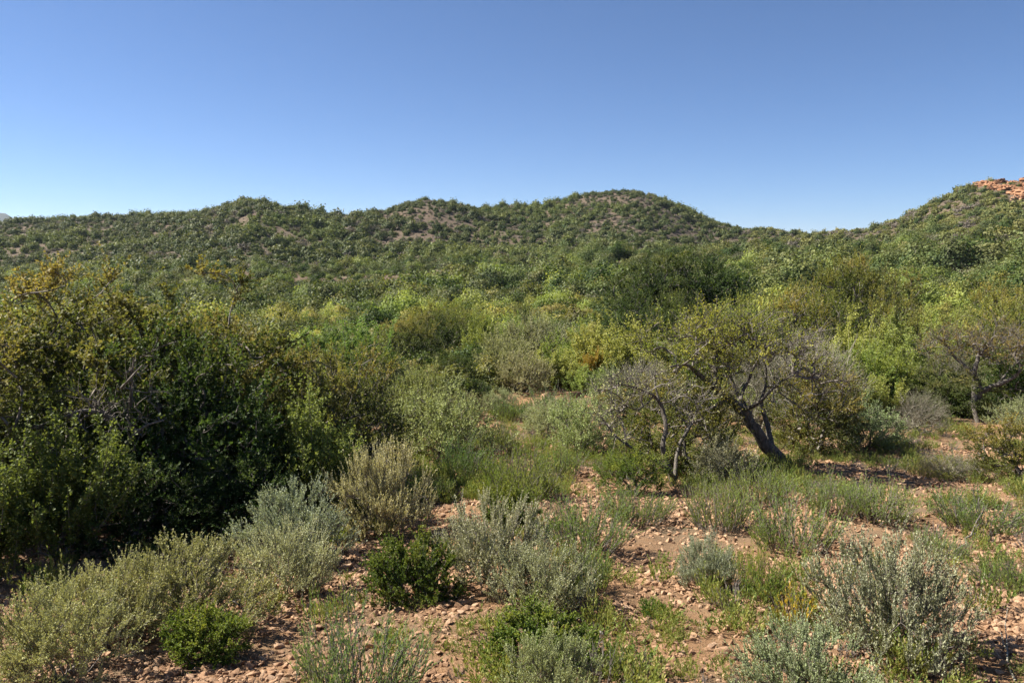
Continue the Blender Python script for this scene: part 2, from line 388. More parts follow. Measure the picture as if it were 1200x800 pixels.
def shoot_mesh(kind, seed, Rr, H, shoots, leaf, mats, yg=(.1, .5, .4), nl=70, lmin=.3, lmax=.75, rad=.035):
    """succulent thicket: upright leafy columns rising all over a mound"""
    pts = dome(shoots, Rr, H * .8, .05, .3, .55, seed)
    root = np.zeros((3, 3)); root[:, :2] = rng.normal(size=(3, 2)) * Rr * .1; root[:, 2] = -.06
    X, par, order = dendrite(root, -np.ones(3, int), pts, .3)
    gw = G(); limbs(gw, X, par, order, .006, .05, .45, 3)
    O = X[3:]; cen = np.array([0, 0, -.1 * H]); ow = unit((O - cen) * np.array([1, 1, .4]))
    D = unit(ow * .45 + rng.normal(size=O.shape) * .16 + np.array([0, 0, 1.0]))
    L = (lmin + (lmax - lmin) * rng.random(len(O)) ** 1.5) * H
    T = twig_lines(O, D, L, .25, .08, 6)
    tubes(gw, T, np.linspace(1.2, .4, 6)[None, :] * np.full((len(O), 1), .006), 3)
    # short side shoots
    k = 4; f = .15 + .6 * rng.random((len(O), k, 1)); O2 = (T[:, 0][:, None] * (1 - f) + T[:, -1][:, None] * f).reshape(-1, 3)
    D2 = unit(unit(rng.normal(size=O2.shape)) * .8 + np.array([0, 0, .75])); L2 = np.repeat(L, k) * (.2 + .3 * rng.random(len(O2)))
    T2 = twig_lines(O2, D2, L2, .3, .05, 5); tubes(gw, T2, np.linspace(1.0, .4, 5)[None, :] * np.full((len(O2), 1), .004), 3)
    hrel = np.clip(T[:, -1, 2] / H, 0, 1.3)
    def yv(Q):
        return np.clip(yg[0] + yg[1] * sstep(.3, 1.0, Q[:, -1, 2] / H) + yg[2] * (noise(Q[:, 0] / (Rr * .4) + seed, seed + 7) - .5), 0, 1)
    gf = G()
    put_leaves(gf, T, nl, leaf, .46, yv(T), .1, 1.1, .15, 0, 0, rad * .35, .25, .5)
    put_leaves(gf, T2, nl // 2, leaf, .46, yv(T2), .05, 1.1, .15, 0, 0, rad * .28, .25, .5)
    return gf.build(kind + '_foliage', [mats[0]]), gw.build(kind + '_stem', [mats[1]], True)

def broom_mesh(kind, seed, Rr, H, stems, leaf, mats, nl=34, asp=.11, y=.1, fan=.55, k=5):
    """many thin upright stems fanning from the ground, needle-like leaves"""
    a = rng.random(stems) * 6.28; q = np.sqrt(rng.random(stems))
    O = np.stack([np.cos(a) * q * Rr * .45, np.sin(a) * q * Rr * .45, np.full(stems, -.02)], 1)
    D = unit(np.stack([np.cos(a) * q * fan, np.sin(a) * q * fan, np.ones(stems)], 1) + rng.normal(size=(stems, 3)) * .14)
    L = H * (.6 + .45 * rng.random(stems)) * (1.08 - .3 * q)
    T = twig_lines(O, D, L * .8, .2, .1, 4)
    gw = G(); tubes(gw, T, np.linspace(1.4, .6, 4)[None, :] * np.full((stems, 1), .003), 3)
    f = .2 + .75 * rng.random((stems, k)); i = np.minimum((f * 3).astype(int), 2); ff = (f * 3 - i)[..., None]; kk = np.arange(stems)[:, None]
    O2 = (T[kk, i] * (1 - ff) + T[kk, i + 1] * ff).reshape(-1, 3)
    D2 = unit(np.repeat(D, k, 0) + rng.normal(size=(stems * k, 3)) * .38 + np.array([0, 0, .3])); L2 = np.repeat(L, k) * (.25 + .3 * rng.random(stems * k))
    T2 = twig_lines(O2, D2, L2, .2, .12, 4); tubes(gw, T2, np.linspace(1.1, .5, 4)[None, :] * np.full((len(T2), 1), .0016), 3)
    yy = np.clip(y + .8 * (noise(O2 / (Rr * .5) + seed, seed + 3) - .5), 0, 1)
    gf = G(); put_leaves(gf, T2, nl, leaf, asp, yy, .1, .55, .25, 0, 0, 0, .1, 1.0)
    return gf.build(kind + '_foliage', [mats[0]]), gw.build(kind + '_stem', [mats[1]], True)

def cloud_mesh(kind, seed, Rr, H, leaves, leaf, mat, yg=(0, .3, .5), up=.2, column=False):
    """a bush seen from far away: leaf clumps through the crown volume and a few limbs, one mesh"""
    g = G()
    nc = 26; c = dome(nc, Rr * .85, H * .9, .12, .4, .5, seed)
    a = np.arange(3) * 2.1 + seed; root = np.stack([np.cos(a) * .1 * Rr, np.sin(a) * .1 * Rr, np.full(3, -.2)], 1)
    X, par, order = dendrite(root, -np.ones(3, int), c, .3); limbs(g, X, par, order, .02 * Rr, .06 * Rr, .4, 3, 1)
    k = rng.integers(0, nc, leaves); sg = Rr * .2
    p = c[k] + rng.normal(size=(leaves, 3)) * np.array([sg, sg, sg * (1.7 if column else .9)]); p[:, 2] = np.abs(p[:, 2])
    nrm = unit(unit((p - c[k]) / sg * .6 + unit(p - np.array([0, 0, H * .2]))) + rng.normal(size=p.shape) * .33)
    d = unit(np.cross(nrm, rng.normal(size=p.shape)) + np.array([0, 0, up * .5])); s = unit(np.cross(d, nrm)); ln = (leaf * (.5 + rng.random(leaves)))[:, None]
    V = np.stack([p, p + d * ln * .5 + s * ln * .42, p + d * ln, p + d * ln * .5 - s * ln * .42], 1)
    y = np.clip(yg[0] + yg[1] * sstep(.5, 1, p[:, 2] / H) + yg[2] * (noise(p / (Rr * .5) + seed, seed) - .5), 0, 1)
    g.add(V, np.arange(leaves * 4).reshape(-1, 4), 0, rng.random(leaves), y)
    return g.build(kind, [mat, M['wood']])

# ------------------------------------------------------------------ object helpers
def link(o): COL.objects.link(o); return o
def tag(o, label=None, cat=None, group=None, kind=None):
    for k, v in (('label', label), ('category', cat), ('group', group), ('kind', kind)):
        if v: o[k] = v
    return o
def thing(name, label, cat, loc, rot=0, scale=(1, 1, 1), group=None):
    o = link(bpy.data.objects.new(name, None)); o.location = loc; o.rotation_euler = (0, 0, rot); o.scale = scale
    return tag(o, label, cat, group)
def part(name, me, parent, color=None):
    o = link(bpy.data.objects.new(name, me)); o.parent = parent
    if color: o.color = (*color, 1)
    return o

def scatter(name, pts, rot, scl, idx, meshes, label=None, cat=None):
    """one object of kind stuff: instances of small meshes on points"""
    coll = bpy.data.collections.new(name + '_kinds')
    for i, m in enumerate(meshes): coll.objects.link(bpy.data.objects.new('%s_kind_%02d' % (name, i), m))
    me = bpy.data.meshes.new(name); n = len(pts)
    me.vertices.add(n); me.vertices.foreach_set('co', np.asarray(pts, np.float32).ravel())
    for nm, d in (('rot', rot), ('scl', scl)):
        a = me.attributes.new(nm, 'FLOAT_VECTOR', 'POINT'); a.data.foreach_set('vector', np.asarray(d, np.float32).ravel())
    a = me.attributes.new('idx', 'INT', 'POINT'); a.data.foreach_set('value', np.asarray(idx, np.int32))
    o = link(bpy.data.objects.new(name, me)); tag(o, label, cat, None, 'stuff')
    t = bpy.data.node_groups.new(name + '_scatter', 'GeometryNodeTree')
    t.interface.new_socket('Geometry', in_out='INPUT', socket_type='NodeSocketGeometry'); t.interface.new_socket('Geometry', in_out='OUTPUT', socket_type='NodeSocketGeometry')
    gi = t.nodes.new('NodeGroupInput'); go = t.nodes.new('NodeGroupOutput'); ip = t.nodes.new('GeometryNodeInstanceOnPoints'); ci = t.nodes.new('GeometryNodeCollectionInfo')
    ci.inputs['Collection'].default_value = coll; ci.inputs['Separate Children'].default_value = True; ci.inputs['Reset Children'].default_value = True
    ip.inputs['Pick Instance'].default_value = True
    for nm, ty, so_ in (('rot', 'FLOAT_VECTOR', 'Rotation'), ('scl', 'FLOAT_VECTOR', 'Scale'), ('idx', 'INT', 'Instance Index')):
        na = t.nodes.new('GeometryNodeInputNamedAttribute'); na.data_type = ty; na.inputs['Name'].default_value = nm
        t.links.new(na.outputs['Attribute'], ip.inputs[so_])
    t.links.new(gi.outputs[0], ip.inputs['Points']); t.links.new(ci.outputs[0], ip.inputs['Instance']); t.links.new(ip.outputs[0], go.inputs[0])
    md = o.modifiers.new('scatter', 'NODES'); md.node_group = t
    return o

# ------------------------------------------------------------------ ground and hills: one height field, split where the hills rise
inner = np.radians(np.arange(-42, 42.01, .28)); outer = np.radians(np.arange(48, 313, 6.)); ang = np.concatenate([inner, outer])
rad_ = [0.4]
while rad_[-1] < 620: rad_.append(rad_[-1] * (1.017 if rad_[-1] > 2 else 1.25))
rad_ = np.array(rad_ + [760, 950, 1300, 2000, 3200, 5000, 7500.])
A_, R_ = np.meshgrid(ang, rad_, indexing='xy'); X_ = R_ * np.sin(A_); Y_ = R_ * np.cos(A_); Z_ = height(X_, Y_)

na, nr = len(ang), len(rad_)
V_ = np.stack([X_, Y_, Z_], -1).reshape(-1, 3)
i_ = (np.arange(nr - 1)[:, None] * na + np.arange(na)[None, :]); j_ = (np.arange(nr - 1)[:, None] * na + (np.arange(na)[None, :] + 1) % na)
Q_ = np.stack([i_, j_, j_ + na, i_ + na], -1).reshape(-1, 4)
cq = V_[Q_].mean(1); _, hp = raw_height(cq[:, 0], cq[:, 1])
own = np.array(HILL_OF)[hp.argmax(0)]; rq = np.hypot(cq[:, 0], cq[:, 1]); tq = np.abs(np.arctan2(cq[:, 0], cq[:, 1]))
ishill = (rq > 100) & (rq < 640) & (tq < R(42)) & (hp.max(0) > 1.2)
def sheet(name, mask, mat):
    q = Q_[mask]; u, inv = np.unique(q, return_inverse=True); g = G(); g.add(V_[u], inv.reshape(-1, 4))
    o = link(bpy.data.objects.new(name, g.build(name, [mat], True))); o['kind'] = 'structure'; return o
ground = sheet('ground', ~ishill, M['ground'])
# centre fan under the camera
for h in range(4): sheet('hill', ishill & (own == h), M['hillsoil'])
# far mountain, blue with distance
g = G(); mx = np.linspace(-1, 1, 61); my = np.linspace(-1, 1, 9); MX, MY = np.meshgrid(mx, my)
mh = 211 * np.exp(-(MX * 2.0) ** 2) * (1 - np.abs(MY)) * (.75 + .5 * fbm(np.stack([MX * 6, MY * 2], -1).reshape(-1, 2), 77, 4).reshape(MX.shape)) - 60
mv = np.stack([MX * 620, MY * 450, mh], -1).reshape(-1, 3); ii = (np.arange(8)[:, None] * 61 + np.arange(60)[None, :]).ravel()
g.add(mv, np.stack([ii, ii + 1, ii + 62, ii + 61], -1))
mo = link(bpy.data.objects.new('mountain', g.build('mountain', [M['farblue']], True))); mo['kind'] = 'structure'
mo.location = (-1945, 3000, 12)

# ------------------------------------------------------------------ plant kinds
P = {}
def kind(name, *meshes): P[name] = list(meshes)
OL = dict(nodes=250, tw=11, tl=.22, nl=24, leaf=.034, asp=.34, bf=.25, rtip=.005, rmax=.07, up=.25, outw=.6, rnd=.75, stems=5, z0=.03, lump=.42)
kind('olive', *[bush_mesh('olive', s, 1.4, 2.5, mats=(M['olive'], M['wood']), young=y, **OL) for s, y in ((1, (-.1, .8, 1.0)), (2, (-.14, .7, 1.0)), (3, (-.05, .9, 1.0)))])
kind('golden', *[bush_mesh('golden', s, .8, 1.25, 260, 5, .2, 24, .026, .32, (M['olive'], M['wood']), (.0, .55, .9), bf=.25, z0=.03, stems=5, lump=.4) for s in (4, 5)])
kind('dark', *[bush_mesh('dark', s, 1.6, 2.4, 380, 5, .32, 24, .045, .36, (M['dark'], M['wood']), (0, .25, .4), bf=.25, rtip=.006, rmax=.07, z0=.02, stems=5, lump=.45) for s in (6, 7)])
kind('silver', *[bush_mesh('silver', s, .46, .50, 190, 8, .105, 34, .0105, .32, (M['silver'], M['wood']), (0, .1, .5), bf=.5, rtip=.0014, rmax=.012, up=.8, outw=.55, rnd=.5, stems=9, z0=.12, lump=.3, shell=.5, twr=.0011, spread=.8, upb=.4) for s in (8, 9, 10)])
kind('dense', *[bush_mesh('dense', s, .30, .34, 210, 6, .07, 26, .0125, .38, (M['dark'], M['wood']), (.05, .25, .5), bf=.5, rtip=.0012, rmax=.01, up=.6, outw=.7, rnd=.6, stems=7, z0=.04, lump=.35, twr=.001) for s in (11, 12)])
kind('spek', *[shoot_mesh('spek', s, .8, 1.5, 62, .040, (M['spek'], M['wood']), (.05, .45, .5), 110, rad=.085) for s in (13, 14, 15)])
kind('broom', *[broom_mesh('broom', s, .5, .5, 90, .021, (M['broom'], M['wood']), 26, .10, .05) for s in (16, 17, 18)])
kind('dead', *[bush_mesh('dead', s, .9, 1.3, 240, 6, .25, 4, .02, .3, (M['olive'], M['dead']), (.1, .2, .4), bf=.3, rtip=.004, rmax=.04, up=.35, outw=.7, rnd=.6, stems=6, z0=.15, lump=.4, twr=.0028) for s in (19, 20)])
kind('grey', *[bush_mesh('grey', s, .8, 1.0, 190, 6, .2, 20, .026, .28, (M['silver'], M['wood']), (0, .15, .5), bf=.35, rtip=.003, rmax=.03, up=.6, outw=.6, rnd=.6, stems=7, z0=.08, lump=.4) for s in (21, 22)])
kind('herb', *[broom_mesh('herb', s, .14, .22, 22, .020, (M['herb'], M['wood']), 14, .16, .2, .6, 3) for s in (23, 24, 25)])
def dims(*mm):
    """radius and height that a plant reaches, without its few longest tips"""
    c = []
    for m in mm:
        v = np.zeros(len(m.vertices) * 3, np.float32); m.vertices.foreach_get('co', v); c.append(v.reshape(-1, 3))
    c = np.concatenate(c); return float(np.percentile(np.hypot(c[:, 0], c[:, 1]), 96)), float(np.percentile(c[:, 2], 98.5))
NOM = {k: [dims(v[0] if k != 'dead' else v[1]) for v in vs_] for k, vs_ in P.items()}
# simpler bushes for 40 to 110 m and for the hills
FAR = dict(
    olive_bush=[cloud_mesh('far_olive', s, 1.3, 1.9, 3600, .12, M['olive'], (.0, .45, .8)) for s in (31, 32)],
    golden_bush=[cloud_mesh('far_golden', s, 1.2, 1.6, 3200, .11, M['olive'], (.25, .5, .6)) for s in (33, 34)],
    dark_green_bush=[cloud_mesh('far_dark', s, 1.5, 2.0, 3800, .13, M['dark'], (0, .25, .4)) for s in (35, 36)],
    spekboom_bush=[cloud_mesh('far_spek', s, 1.1, 1.7, 3200, .11, M['spek'], (.05, .4, .5), .9, True) for s in (37, 38)],
    grey_shrub=[cloud_mesh('far_grey', s, 1.1, 1.1, 2600, .09, M['silver'], (0, .1, .3), .5) for s in (39, 40)])
NOMF = {k: [dims(m) for m in v] for k, v in FAR.items()}
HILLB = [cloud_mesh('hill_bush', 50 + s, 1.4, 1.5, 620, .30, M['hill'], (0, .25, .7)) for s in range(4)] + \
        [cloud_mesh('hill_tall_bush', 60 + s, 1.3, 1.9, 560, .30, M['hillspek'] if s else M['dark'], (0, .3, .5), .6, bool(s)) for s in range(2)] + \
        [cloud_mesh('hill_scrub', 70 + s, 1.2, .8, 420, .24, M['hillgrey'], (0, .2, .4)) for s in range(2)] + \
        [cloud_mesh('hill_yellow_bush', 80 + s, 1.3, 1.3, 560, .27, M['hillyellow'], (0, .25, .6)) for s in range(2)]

occupied = []
def bush(k, px, d, W, H, label, cat='shrub', name=None, var=None, color=None, group=None, dy=None):
    """W, H metres; d forward distance or, when dy is given, the row of the photograph where it meets the ground"""
    x, y, z = on(px, dy) if dy else at(px, d)
    var = int(rng.integers(len(P[k]))) if var is None else var; v = P[k][var]; nr_, nh = NOM[k][var]
    s = W / 2 / nr_; e = rng.uniform(.86, 1.14); o = thing(name, label, cat, (x, y, z - .02), rng.random() * 6.28, (s * e, s / e, H / nh), group)
    if W < 2: o.rotation_euler[0] = rng.normal() * .09; o.rotation_euler[1] = rng.normal() * .09
    part('foliage', v[0], o, color); part('stem', v[1], o, color if k == 'dead' else None)
    occupied.append((x, y, W * .5)); return o

# ---- the big olive thicket
B = bush
TH = 'olive bushes of the big thicket'
B('olive', 45, 7.6, 3.2, 2.36, 'largest dark olive bush of the big thicket, rusty-gold leaf tips', 'bush', 'olive_bush', 0)
B('olive', 185, 8.7, 2.8, 2.38, 'dark olive bush with bare grey branches in the big thicket', 'bush', 'olive_bush', 1)
B('olive', 285, 9.9, 2.4, 2.05, 'yellow-topped olive bush at the sloping end of the big thicket', 'bush', 'olive_bush', 2)
B('golden', 405, 9.3, 2.0, 1.62, 'low round olive-gold bush beside the pale creamy shrub', 'bush', 'golden_bush', 0)
B('olive', -110, 6.6, 2.5, 2.2, 'dark olive bush at the edge of the big thicket', 'bush', 'olive_bush', 2)
B('olive', 120, 11.6, 2.9, 2.6, 'olive bush standing behind the big thicket', 'bush', 'olive_bush', 1)
B('dark', 215, 7.6, 2.2, 1.75, 'deep green leafy bush in the shade of the thicket', 'bush', 'dark_green_bush', 0)
B('dark', 165, 6.5, 1.4, .75, 'low deep green undergrowth bush at the foot of the thicket', 'bush', 'dark_green_bush', 1)
B('dark', 285, 6.9, 1.2, .7, 'dark leafy bush between the thicket and the bluish shrub', 'bush', 'dark_green_bush', 0)
B('olive', 330, 8.6, 1.5, 1.45, 'small olive bush in front of the thicket, above the bluish shrub', 'bush', 'olive_bush', 0)
B('spek', 375, 7.9, 1.0, 1.25, 'pale green spekboom with upright shoots below the olive-gold bush', 'bush', 'spekboom_bush', 0, (.80, .84, .85))
B('spek', 70, 5.9, 1.05, 1.05, 'green spekboom with yellow-tipped shoots in front of the dark thicket', 'bush', 'spekboom_bush', 1, (.58, .62, .58))
B('spek', -30, 5.3, .9, .95, 'spekboom half out of sight beside the grey olive shrub', 'bush', 'spekboom_bush', 2, (.58, .62, .58))
# ---- shrubs on the stony slope
B('silver', 1045, 0, .88, .60, 'large round silver-grey shrub with bare pale twigs at its foot', 'shrub', 'silver_shrub', 0, (.78, .82, .74), dy=768)
B('silver', 945, 0, .66, .37, 'grey-green shrub in front of the large silver shrub', 'shrub', 'silver_shrub', 1, (.75, .88, .66), dy=836)
B('silver', 578, 0, .80, .60, 'silver-grey shrub beside the round dark green shrub', 'shrub', 'silver_shrub', 2, (1, 1, .92), dy=692)
B('silver', 640, 0, .62, .42, 'smaller silver shrub with twisted grey twigs on the rubble', 'shrub', 'silver_shrub', 0, (.9, .98, .86), dy=716)
B('silver', 452, 0, 1.05, .82, 'pale creamy green shrub beneath the olive-gold bush', 'shrub', 'silver_shrub', 1, (1.05, 1.02, .85), dy=626)
B('silver', 345, 0, .92, .60, 'bluish grey shrub behind the pale silver shrub', 'shrub', 'silver_shrub', 2, (.85, .98, 1.0), dy=655)
B('silver', 340, 0, .70, .50, 'pale silver shrub in front of the bluish shrub', 'shrub', 'silver_shrub', 0, (1.05, 1.12, 1.0), dy=702)
B('silver', 215, 0, 1.0, .50, 'wide grey olive shrub sprawling below the dark thicket', 'shrub', 'silver_shrub', 1, (.86, .86, .56), dy=738)
B('silver', 130, 0, .70, .44, 'middle one of the grey olive shrubs below the thicket', 'shrub', 'silver_shrub', 2, (.90, .92, .62), dy=755)
B('silver', 60, 0, .80, .44, 'leafy grey olive shrub spreading over the rubble edge', 'shrub', 'silver_shrub', 0, (.92, .95, .66), dy=800)
B('dense', 245, 0, .42, .26, 'low bright green shrub beside the pale flat stone', 'shrub', 'green_shrub', 0, (2.1, 1.9, 1.2), dy=772)
B('dense', 487, 0, .58, .42, 'round dark green shrub beside the silver shrub', 'shrub', 'green_shrub', 1, (1.6, 1.45, 1.1), dy=706)
B('dense', 602, 0, .55, .38, 'dark green shrub among bright green brooms', 'shrub', 'green_shrub', 0, (1.6, 1.5, 1.1), dy=618)
B('dense', 628, 0, .56, .25, 'low spreading green shrub below the twisted grey twigs', 'shrub', 'green_shrub', 1, (2.0, 1.8, 1.1), dy=778)
B('dense', 763, 0, .17, .11, 'tiny bright green cushion alone on the rubble', 'shrub', 'green_shrub', 0, (1.8, 1.9, 1.2), dy=720)
B('broom', 420, 0, .64, .42, 'thin grey-green broom with bare stems on the rubble', 'shrub', 'broom_shrub', 0, (1.2, 1.2, 1.6), dy=822)
B('silver', 640, 0, .44, .32, 'small grey-green shrub below the low spreading green shrub', 'shrub', 'silver_shrub', 1, (.95, 1.05, .75), dy=832)
B('silver', 830, 0, .44, .36, 'small bluish silver shrub alone on bare rubble', 'shrub', 'silver_shrub', 2, (.9, 1.0, .98), dy=690)
B('broom', 889, 0, .34, .38, 'narrow yellow-green broom beside the small bluish shrub', 'shrub', 'broom_shrub', 1, (1.5, 1.4, 1), dy=698)
B('herb', 930, 0, .26, .30, 'straw-yellow herb beside the large silver shrub', 'plant', 'yellow_herb', 0, (1.9, 1.35, .7), dy=735)
brooms = [(930, 642, 1.10, .60, 'widest bright green broom below the leaning tree'), (842, 622, .75, .60, 'upright green broom with bare lower stems'),
          (682, 645, .95, .55, 'green broom with dark woody base on the stony slope'), (745, 612, .85, .45, 'green broom below the bare many-stemmed tree'),
          (612, 583, 1.15, .70, 'tall soft green broom above the dark green shrub'), (690, 690, .45, .35, 'small green broom beside the silver shrubs'),
          (1150, 620, 1.15, .42, 'low green broom on bare soil past the fallen stick'), (1030, 606, .95, .45, 'green broom between two bare soil patches'),
          (545, 560, 1.05, .65, 'soft green broom beside dry orange litter'), (980, 600, .85, .45, 'green broom in the shade line of the leaning tree'),
          (890, 590, .9, .5, 'dense green broom at the foot of the leaning tree'), (655, 560, .95, .5, 'green broom in front of a grey-green shrub'),
          (500, 590, .7, .4, 'short green broom beside the pale creamy shrub'), (1185, 690, .6, .3, 'short green broom beyond the large silver shrub'),
          (1100, 655, .6, .3, 'thin green broom behind the large silver shrub'), (720, 560, .7, .4, 'yellowish broom beneath the bare many-stemmed tree'),
          (585, 530, 1.0, .6, 'green broom beside the sandy path'), (650, 486, 1.5, .7, 'broad broom in front of the boulders on the bank'), (600, 492, 1.2, .6, 'soft broom where the sandy path meets the bank'), (1090, 560, .8, .35, 'broom of dry twigs on the sandy patch')]
for i, (px, py, W, H, lb) in enumerate(brooms):
    B('broom', px, 0, W * .82, H * .82, lb, 'shrub', 'broom_shrub', i % 3, (1.9, 1.5, 1.5) if 'dry twigs' in lb else [(1, 1.05, 1), (1.1, 1.1, .9), (.95, 1.05, 1.15)][i % 3], dy=py)
# ---- middle: around the clearing
B('grey', 680, 0, 1.25, .95, 'rounded grey-green shrub in the open clearing', 'shrub', 'grey_shrub', 0, (.68, .85, .48), dy=532)
B('grey', 640, 0, 1.1, .7, 'pale grey shrub behind a green broom in the clearing', 'shrub', 'grey_shrub', 1, (.9, 1, .75), dy=512)
B('grey', 515, 0, 1.8, 1.15, 'wide soft grey-green shrub beside the olive-gold bush', 'shrub', 'grey_shrub', 0, (.62, .74, .40), dy=540)
B('grey', 490, 15.5, 1.7, 1.3, 'yellowish grey-green shrub behind the wide soft shrub', 'shrub', 'grey_shrub', 1, (.72, .8, .38))
B('grey', 585, 0, .9, .55, 'small grey shrub at the edge of the sandy path', 'shrub', 'grey_shrub', 0, (.85, .95, .7), dy=482)
B('grey', 845, 0, .95, .62, 'grey leafless-looking shrub against the leaning trunk', 'shrub', 'grey_shrub', 1, (.8, .8, .74), dy=566)
B('golden', 795, 0, 1.7, 1.35, 'golden-olive bush behind the bare many-stemmed tree', 'bush', 'golden_bush', 0, (1.25, 1.15, .9), dy=556)
B('golden', 742, 0, .85, .55, 'bright yellow-green bush at the foot of the bare tree', 'bush', 'golden_bush', 1, (1.3, 1.6, .9), dy=580)
B('golden', 945, 0, 1.9, 1.45, 'brownish gold bush behind the leaning trunk', 'bush', 'golden_bush', 1, (1.2, 1.05, .9), dy=532)
B('dead', 950, 16.5, 2.0, 1.75, 'tangle of silvery dead twigs behind the leaning tree', 'bush', 'dead_bush', 0)
B('dead', 890, 15.5, 1.5, 1.6, 'leafless grey bush touching the crown of the leaning tree', 'bush', 'dead_bush', 1)
B('dead', 1075, 0, 1.0, .8, 'brownish grey twiggy bush beside the dark grey-green shrub', 'bush', 'dead_bush', 1, (.75, .65, .6), dy=512)
B('dead', 1110, 0, .8, .4, 'low spray of dry twigs on the sandy patch', 'bush', 'dead_bush', 0, (.8, .7, .62), dy=562)
B('grey', 1010, 0, 1.5, .85, 'dark grey-green shrub casting shade on the sandy patch', 'shrub', 'grey_shrub', 0, (.55, .72, .45), dy=526)
B('golden', 1195, 0, 1.3, .85, 'golden-leaved bush at the far edge of the sandy patch', 'bush', 'golden_bush', 1, (1.3, 1.15, .9), dy=566)
B('golden', 1060, 19, 1.7, 1.1, 'yellow-green rounded bush below the yellow spekboom', 'bush', 'golden_bush', 0, (1.2, 1.4, .9))
B('spek', 690, 22, 1.0, 1.05, 'orange-brown spekboom at the edge of the clearing', 'bush', 'spekboom_bush', 0, (1.5, .85, .5))

# ---- thicket beyond the clearing: (kind, column, distance, width, height, tint)
WHERE = lambda px: ('below the long ridge' if px < 330 else 'below the rounded knoll' if px < 560 else 'below the domed hill' if px < 860 else 'below the red-cliffed hill')
mid = [('dark', 760, 44, 5.2, 4.3), ('dark', 822, 45, 5.8, 4.4), ('dark', 738, 33, 3.0, 2.5), ('dark', 790, 35, 3.4, 2.7),
       ('spek', 700, 23, 1.7, 2.0), ('spek', 735, 22, 1.7, 2.1), ('spek', 770, 22, 1.6, 1.9), ('spek', 650, 22, 1.4, 1.3), ('spek', 668, 24, 1.6, 1.7), ('spek', 800, 25, 1.7, 1.8), ('spek', 835, 22, 1.6, 1.7),
       ('grey', 620, 25, 2.6, 1.8), ('grey', 590, 23, 2.0, 1.4), ('grey', 610, 21, 1.8, 1.1), ('grey', 640, 29, 2.4, 1.7), ('spek', 565, 26, 1.5, 2.2), ('spek', 600, 30, 1.6, 2.0),
       ('golden', 520, 33, 3.4, 2.3), ('golden', 545, 35, 3.0, 2.1), ('golden', 490, 34, 2.6, 1.7), ('olive', 480, 25, 2.4, 1.9), ('olive', 520, 29, 2.4, 2.0), ('dark', 560, 23, 1.5, .9), ('dark', 540, 22, 1.6, .9),
       ('spek', 365, 23, 1.7, 2.0), ('spek', 400, 23, 1.8, 2.1), ('spek', 430, 23.5, 1.8, 2.1), ('spek', 380, 20, 1.6, 1.5), ('golden', 420, 18, 2.6, 1.7), ('grey', 455, 18, 1.8, 1.2), ('golden', 380, 15, 2.0, 1.4),
       ('golden', 870, 24, 2.6, 2.6), ('golden', 925, 25, 3.0, 2.9), ('golden', 965, 27, 2.6, 2.7), ('golden', 895, 21, 2.2, 2.0), ('golden', 985, 34, 3.2, 4.0), ('olive', 1030, 40, 4.4, 4.0), ('golden', 1040, 24, 2.0, 2.8),
       ('spek', 1000, 22, 1.6, 2.5), ('spek', 1030, 21, 1.7, 2.4), ('spek', 1065, 23, 1.6, 2.4), ('spek', 970, 18.5, 1.5, 1.7), ('spek', 1000, 18, 1.5, 1.6), ('spek', 1030, 18.5, 1.6, 1.7), ('spek', 1060, 20, 1.7, 1.9), ('spek', 1095, 22, 1.8, 2.1), ('spek', 1020, 16.8, 1.2, 1.1), ('spek', 985, 16.5, 1.2, 1.2),
       ('spek', 1150, 28, 2.6, 2.5), ('spek', 1120, 31, 2.4, 2.2), ('spek', 1090, 28, 1.8, 2.4), ('golden', 1190, 22, 2.6, 2.6), ('golden', 1215, 18, 2.2, 2.1), ('golden', 1165, 36, 3.2, 2.8), ('dark', 1215, 17.5, 2.0, 1.6), ('olive', 1110, 17.5, 1.8, 1.1),
       ('golden', 840, 18.5, 2.0, 1.6), ('golden', 780, 17, 1.5, 1.0), ('grey', 720, 18.5, 1.4, .9), ('dead', 850, 30, 2.2, 1.9), ('dead', 905, 19.5, 2.0, 1.5), ('dead', 960, 20, 1.9, 1.5), ('dead', 750, 18.5, 1.5, 1.1), ('grey', 1195, 15.5, 1.2, .7),
       ('dead', 1105, 19.5, 1.4, 1.3), ('golden', 300, 14, 2.2, 1.9), ('dark', 250, 14, 2.6, 2.2), ('olive', 20, 12, 3.2, 2.5)]
KN = dict(dark=('dark_green_bush', 'dense dark green bush'), spek=('spekboom_bush', 'yellow-green spekboom'), grey=('grey_shrub', 'soft grey-green shrub'),
          golden=('golden_bush', 'golden-olive leafy bush'), olive=('olive_bush', 'dark olive bush'), dead=('dead_bush', 'leafless silvery twig bush'))
for i, (k, px, d, W, H) in enumerate(mid):
    nm, lb = KN[k]; sz = 'tall' if H > 2.15 else 'low' if H < 1.3 else 'mid-sized'
    near = 'at the edge of the clearing' if d < 21 else 'in the thicket beyond the clearing' if d < 30 else 'in the valley'
    c = 1 + .16 * (rng.random(3) - .5)
    if k == 'spek' and px > 620: c = c * np.array([1.05, 1.0, .95])
    elif k == 'spek' and px < 480: c = c * np.array([.62, .78, .72])
    elif k == 'grey': c = c * np.array([.70, .78, .50])
    elif k == 'golden': c = c * np.array([1.3, 1.35, 1.0])
    if k == 'spek': W, H = W * 1.15, H * .86
    B(k, px, d, W, H, f'{sz} {lb} {near} {WHERE(px)}', 'bush' if k != 'grey' else 'shrub', nm, i % len(P[k]), tuple(c), f'{nm.replace("_", " ")} {near} {WHERE(px)}')

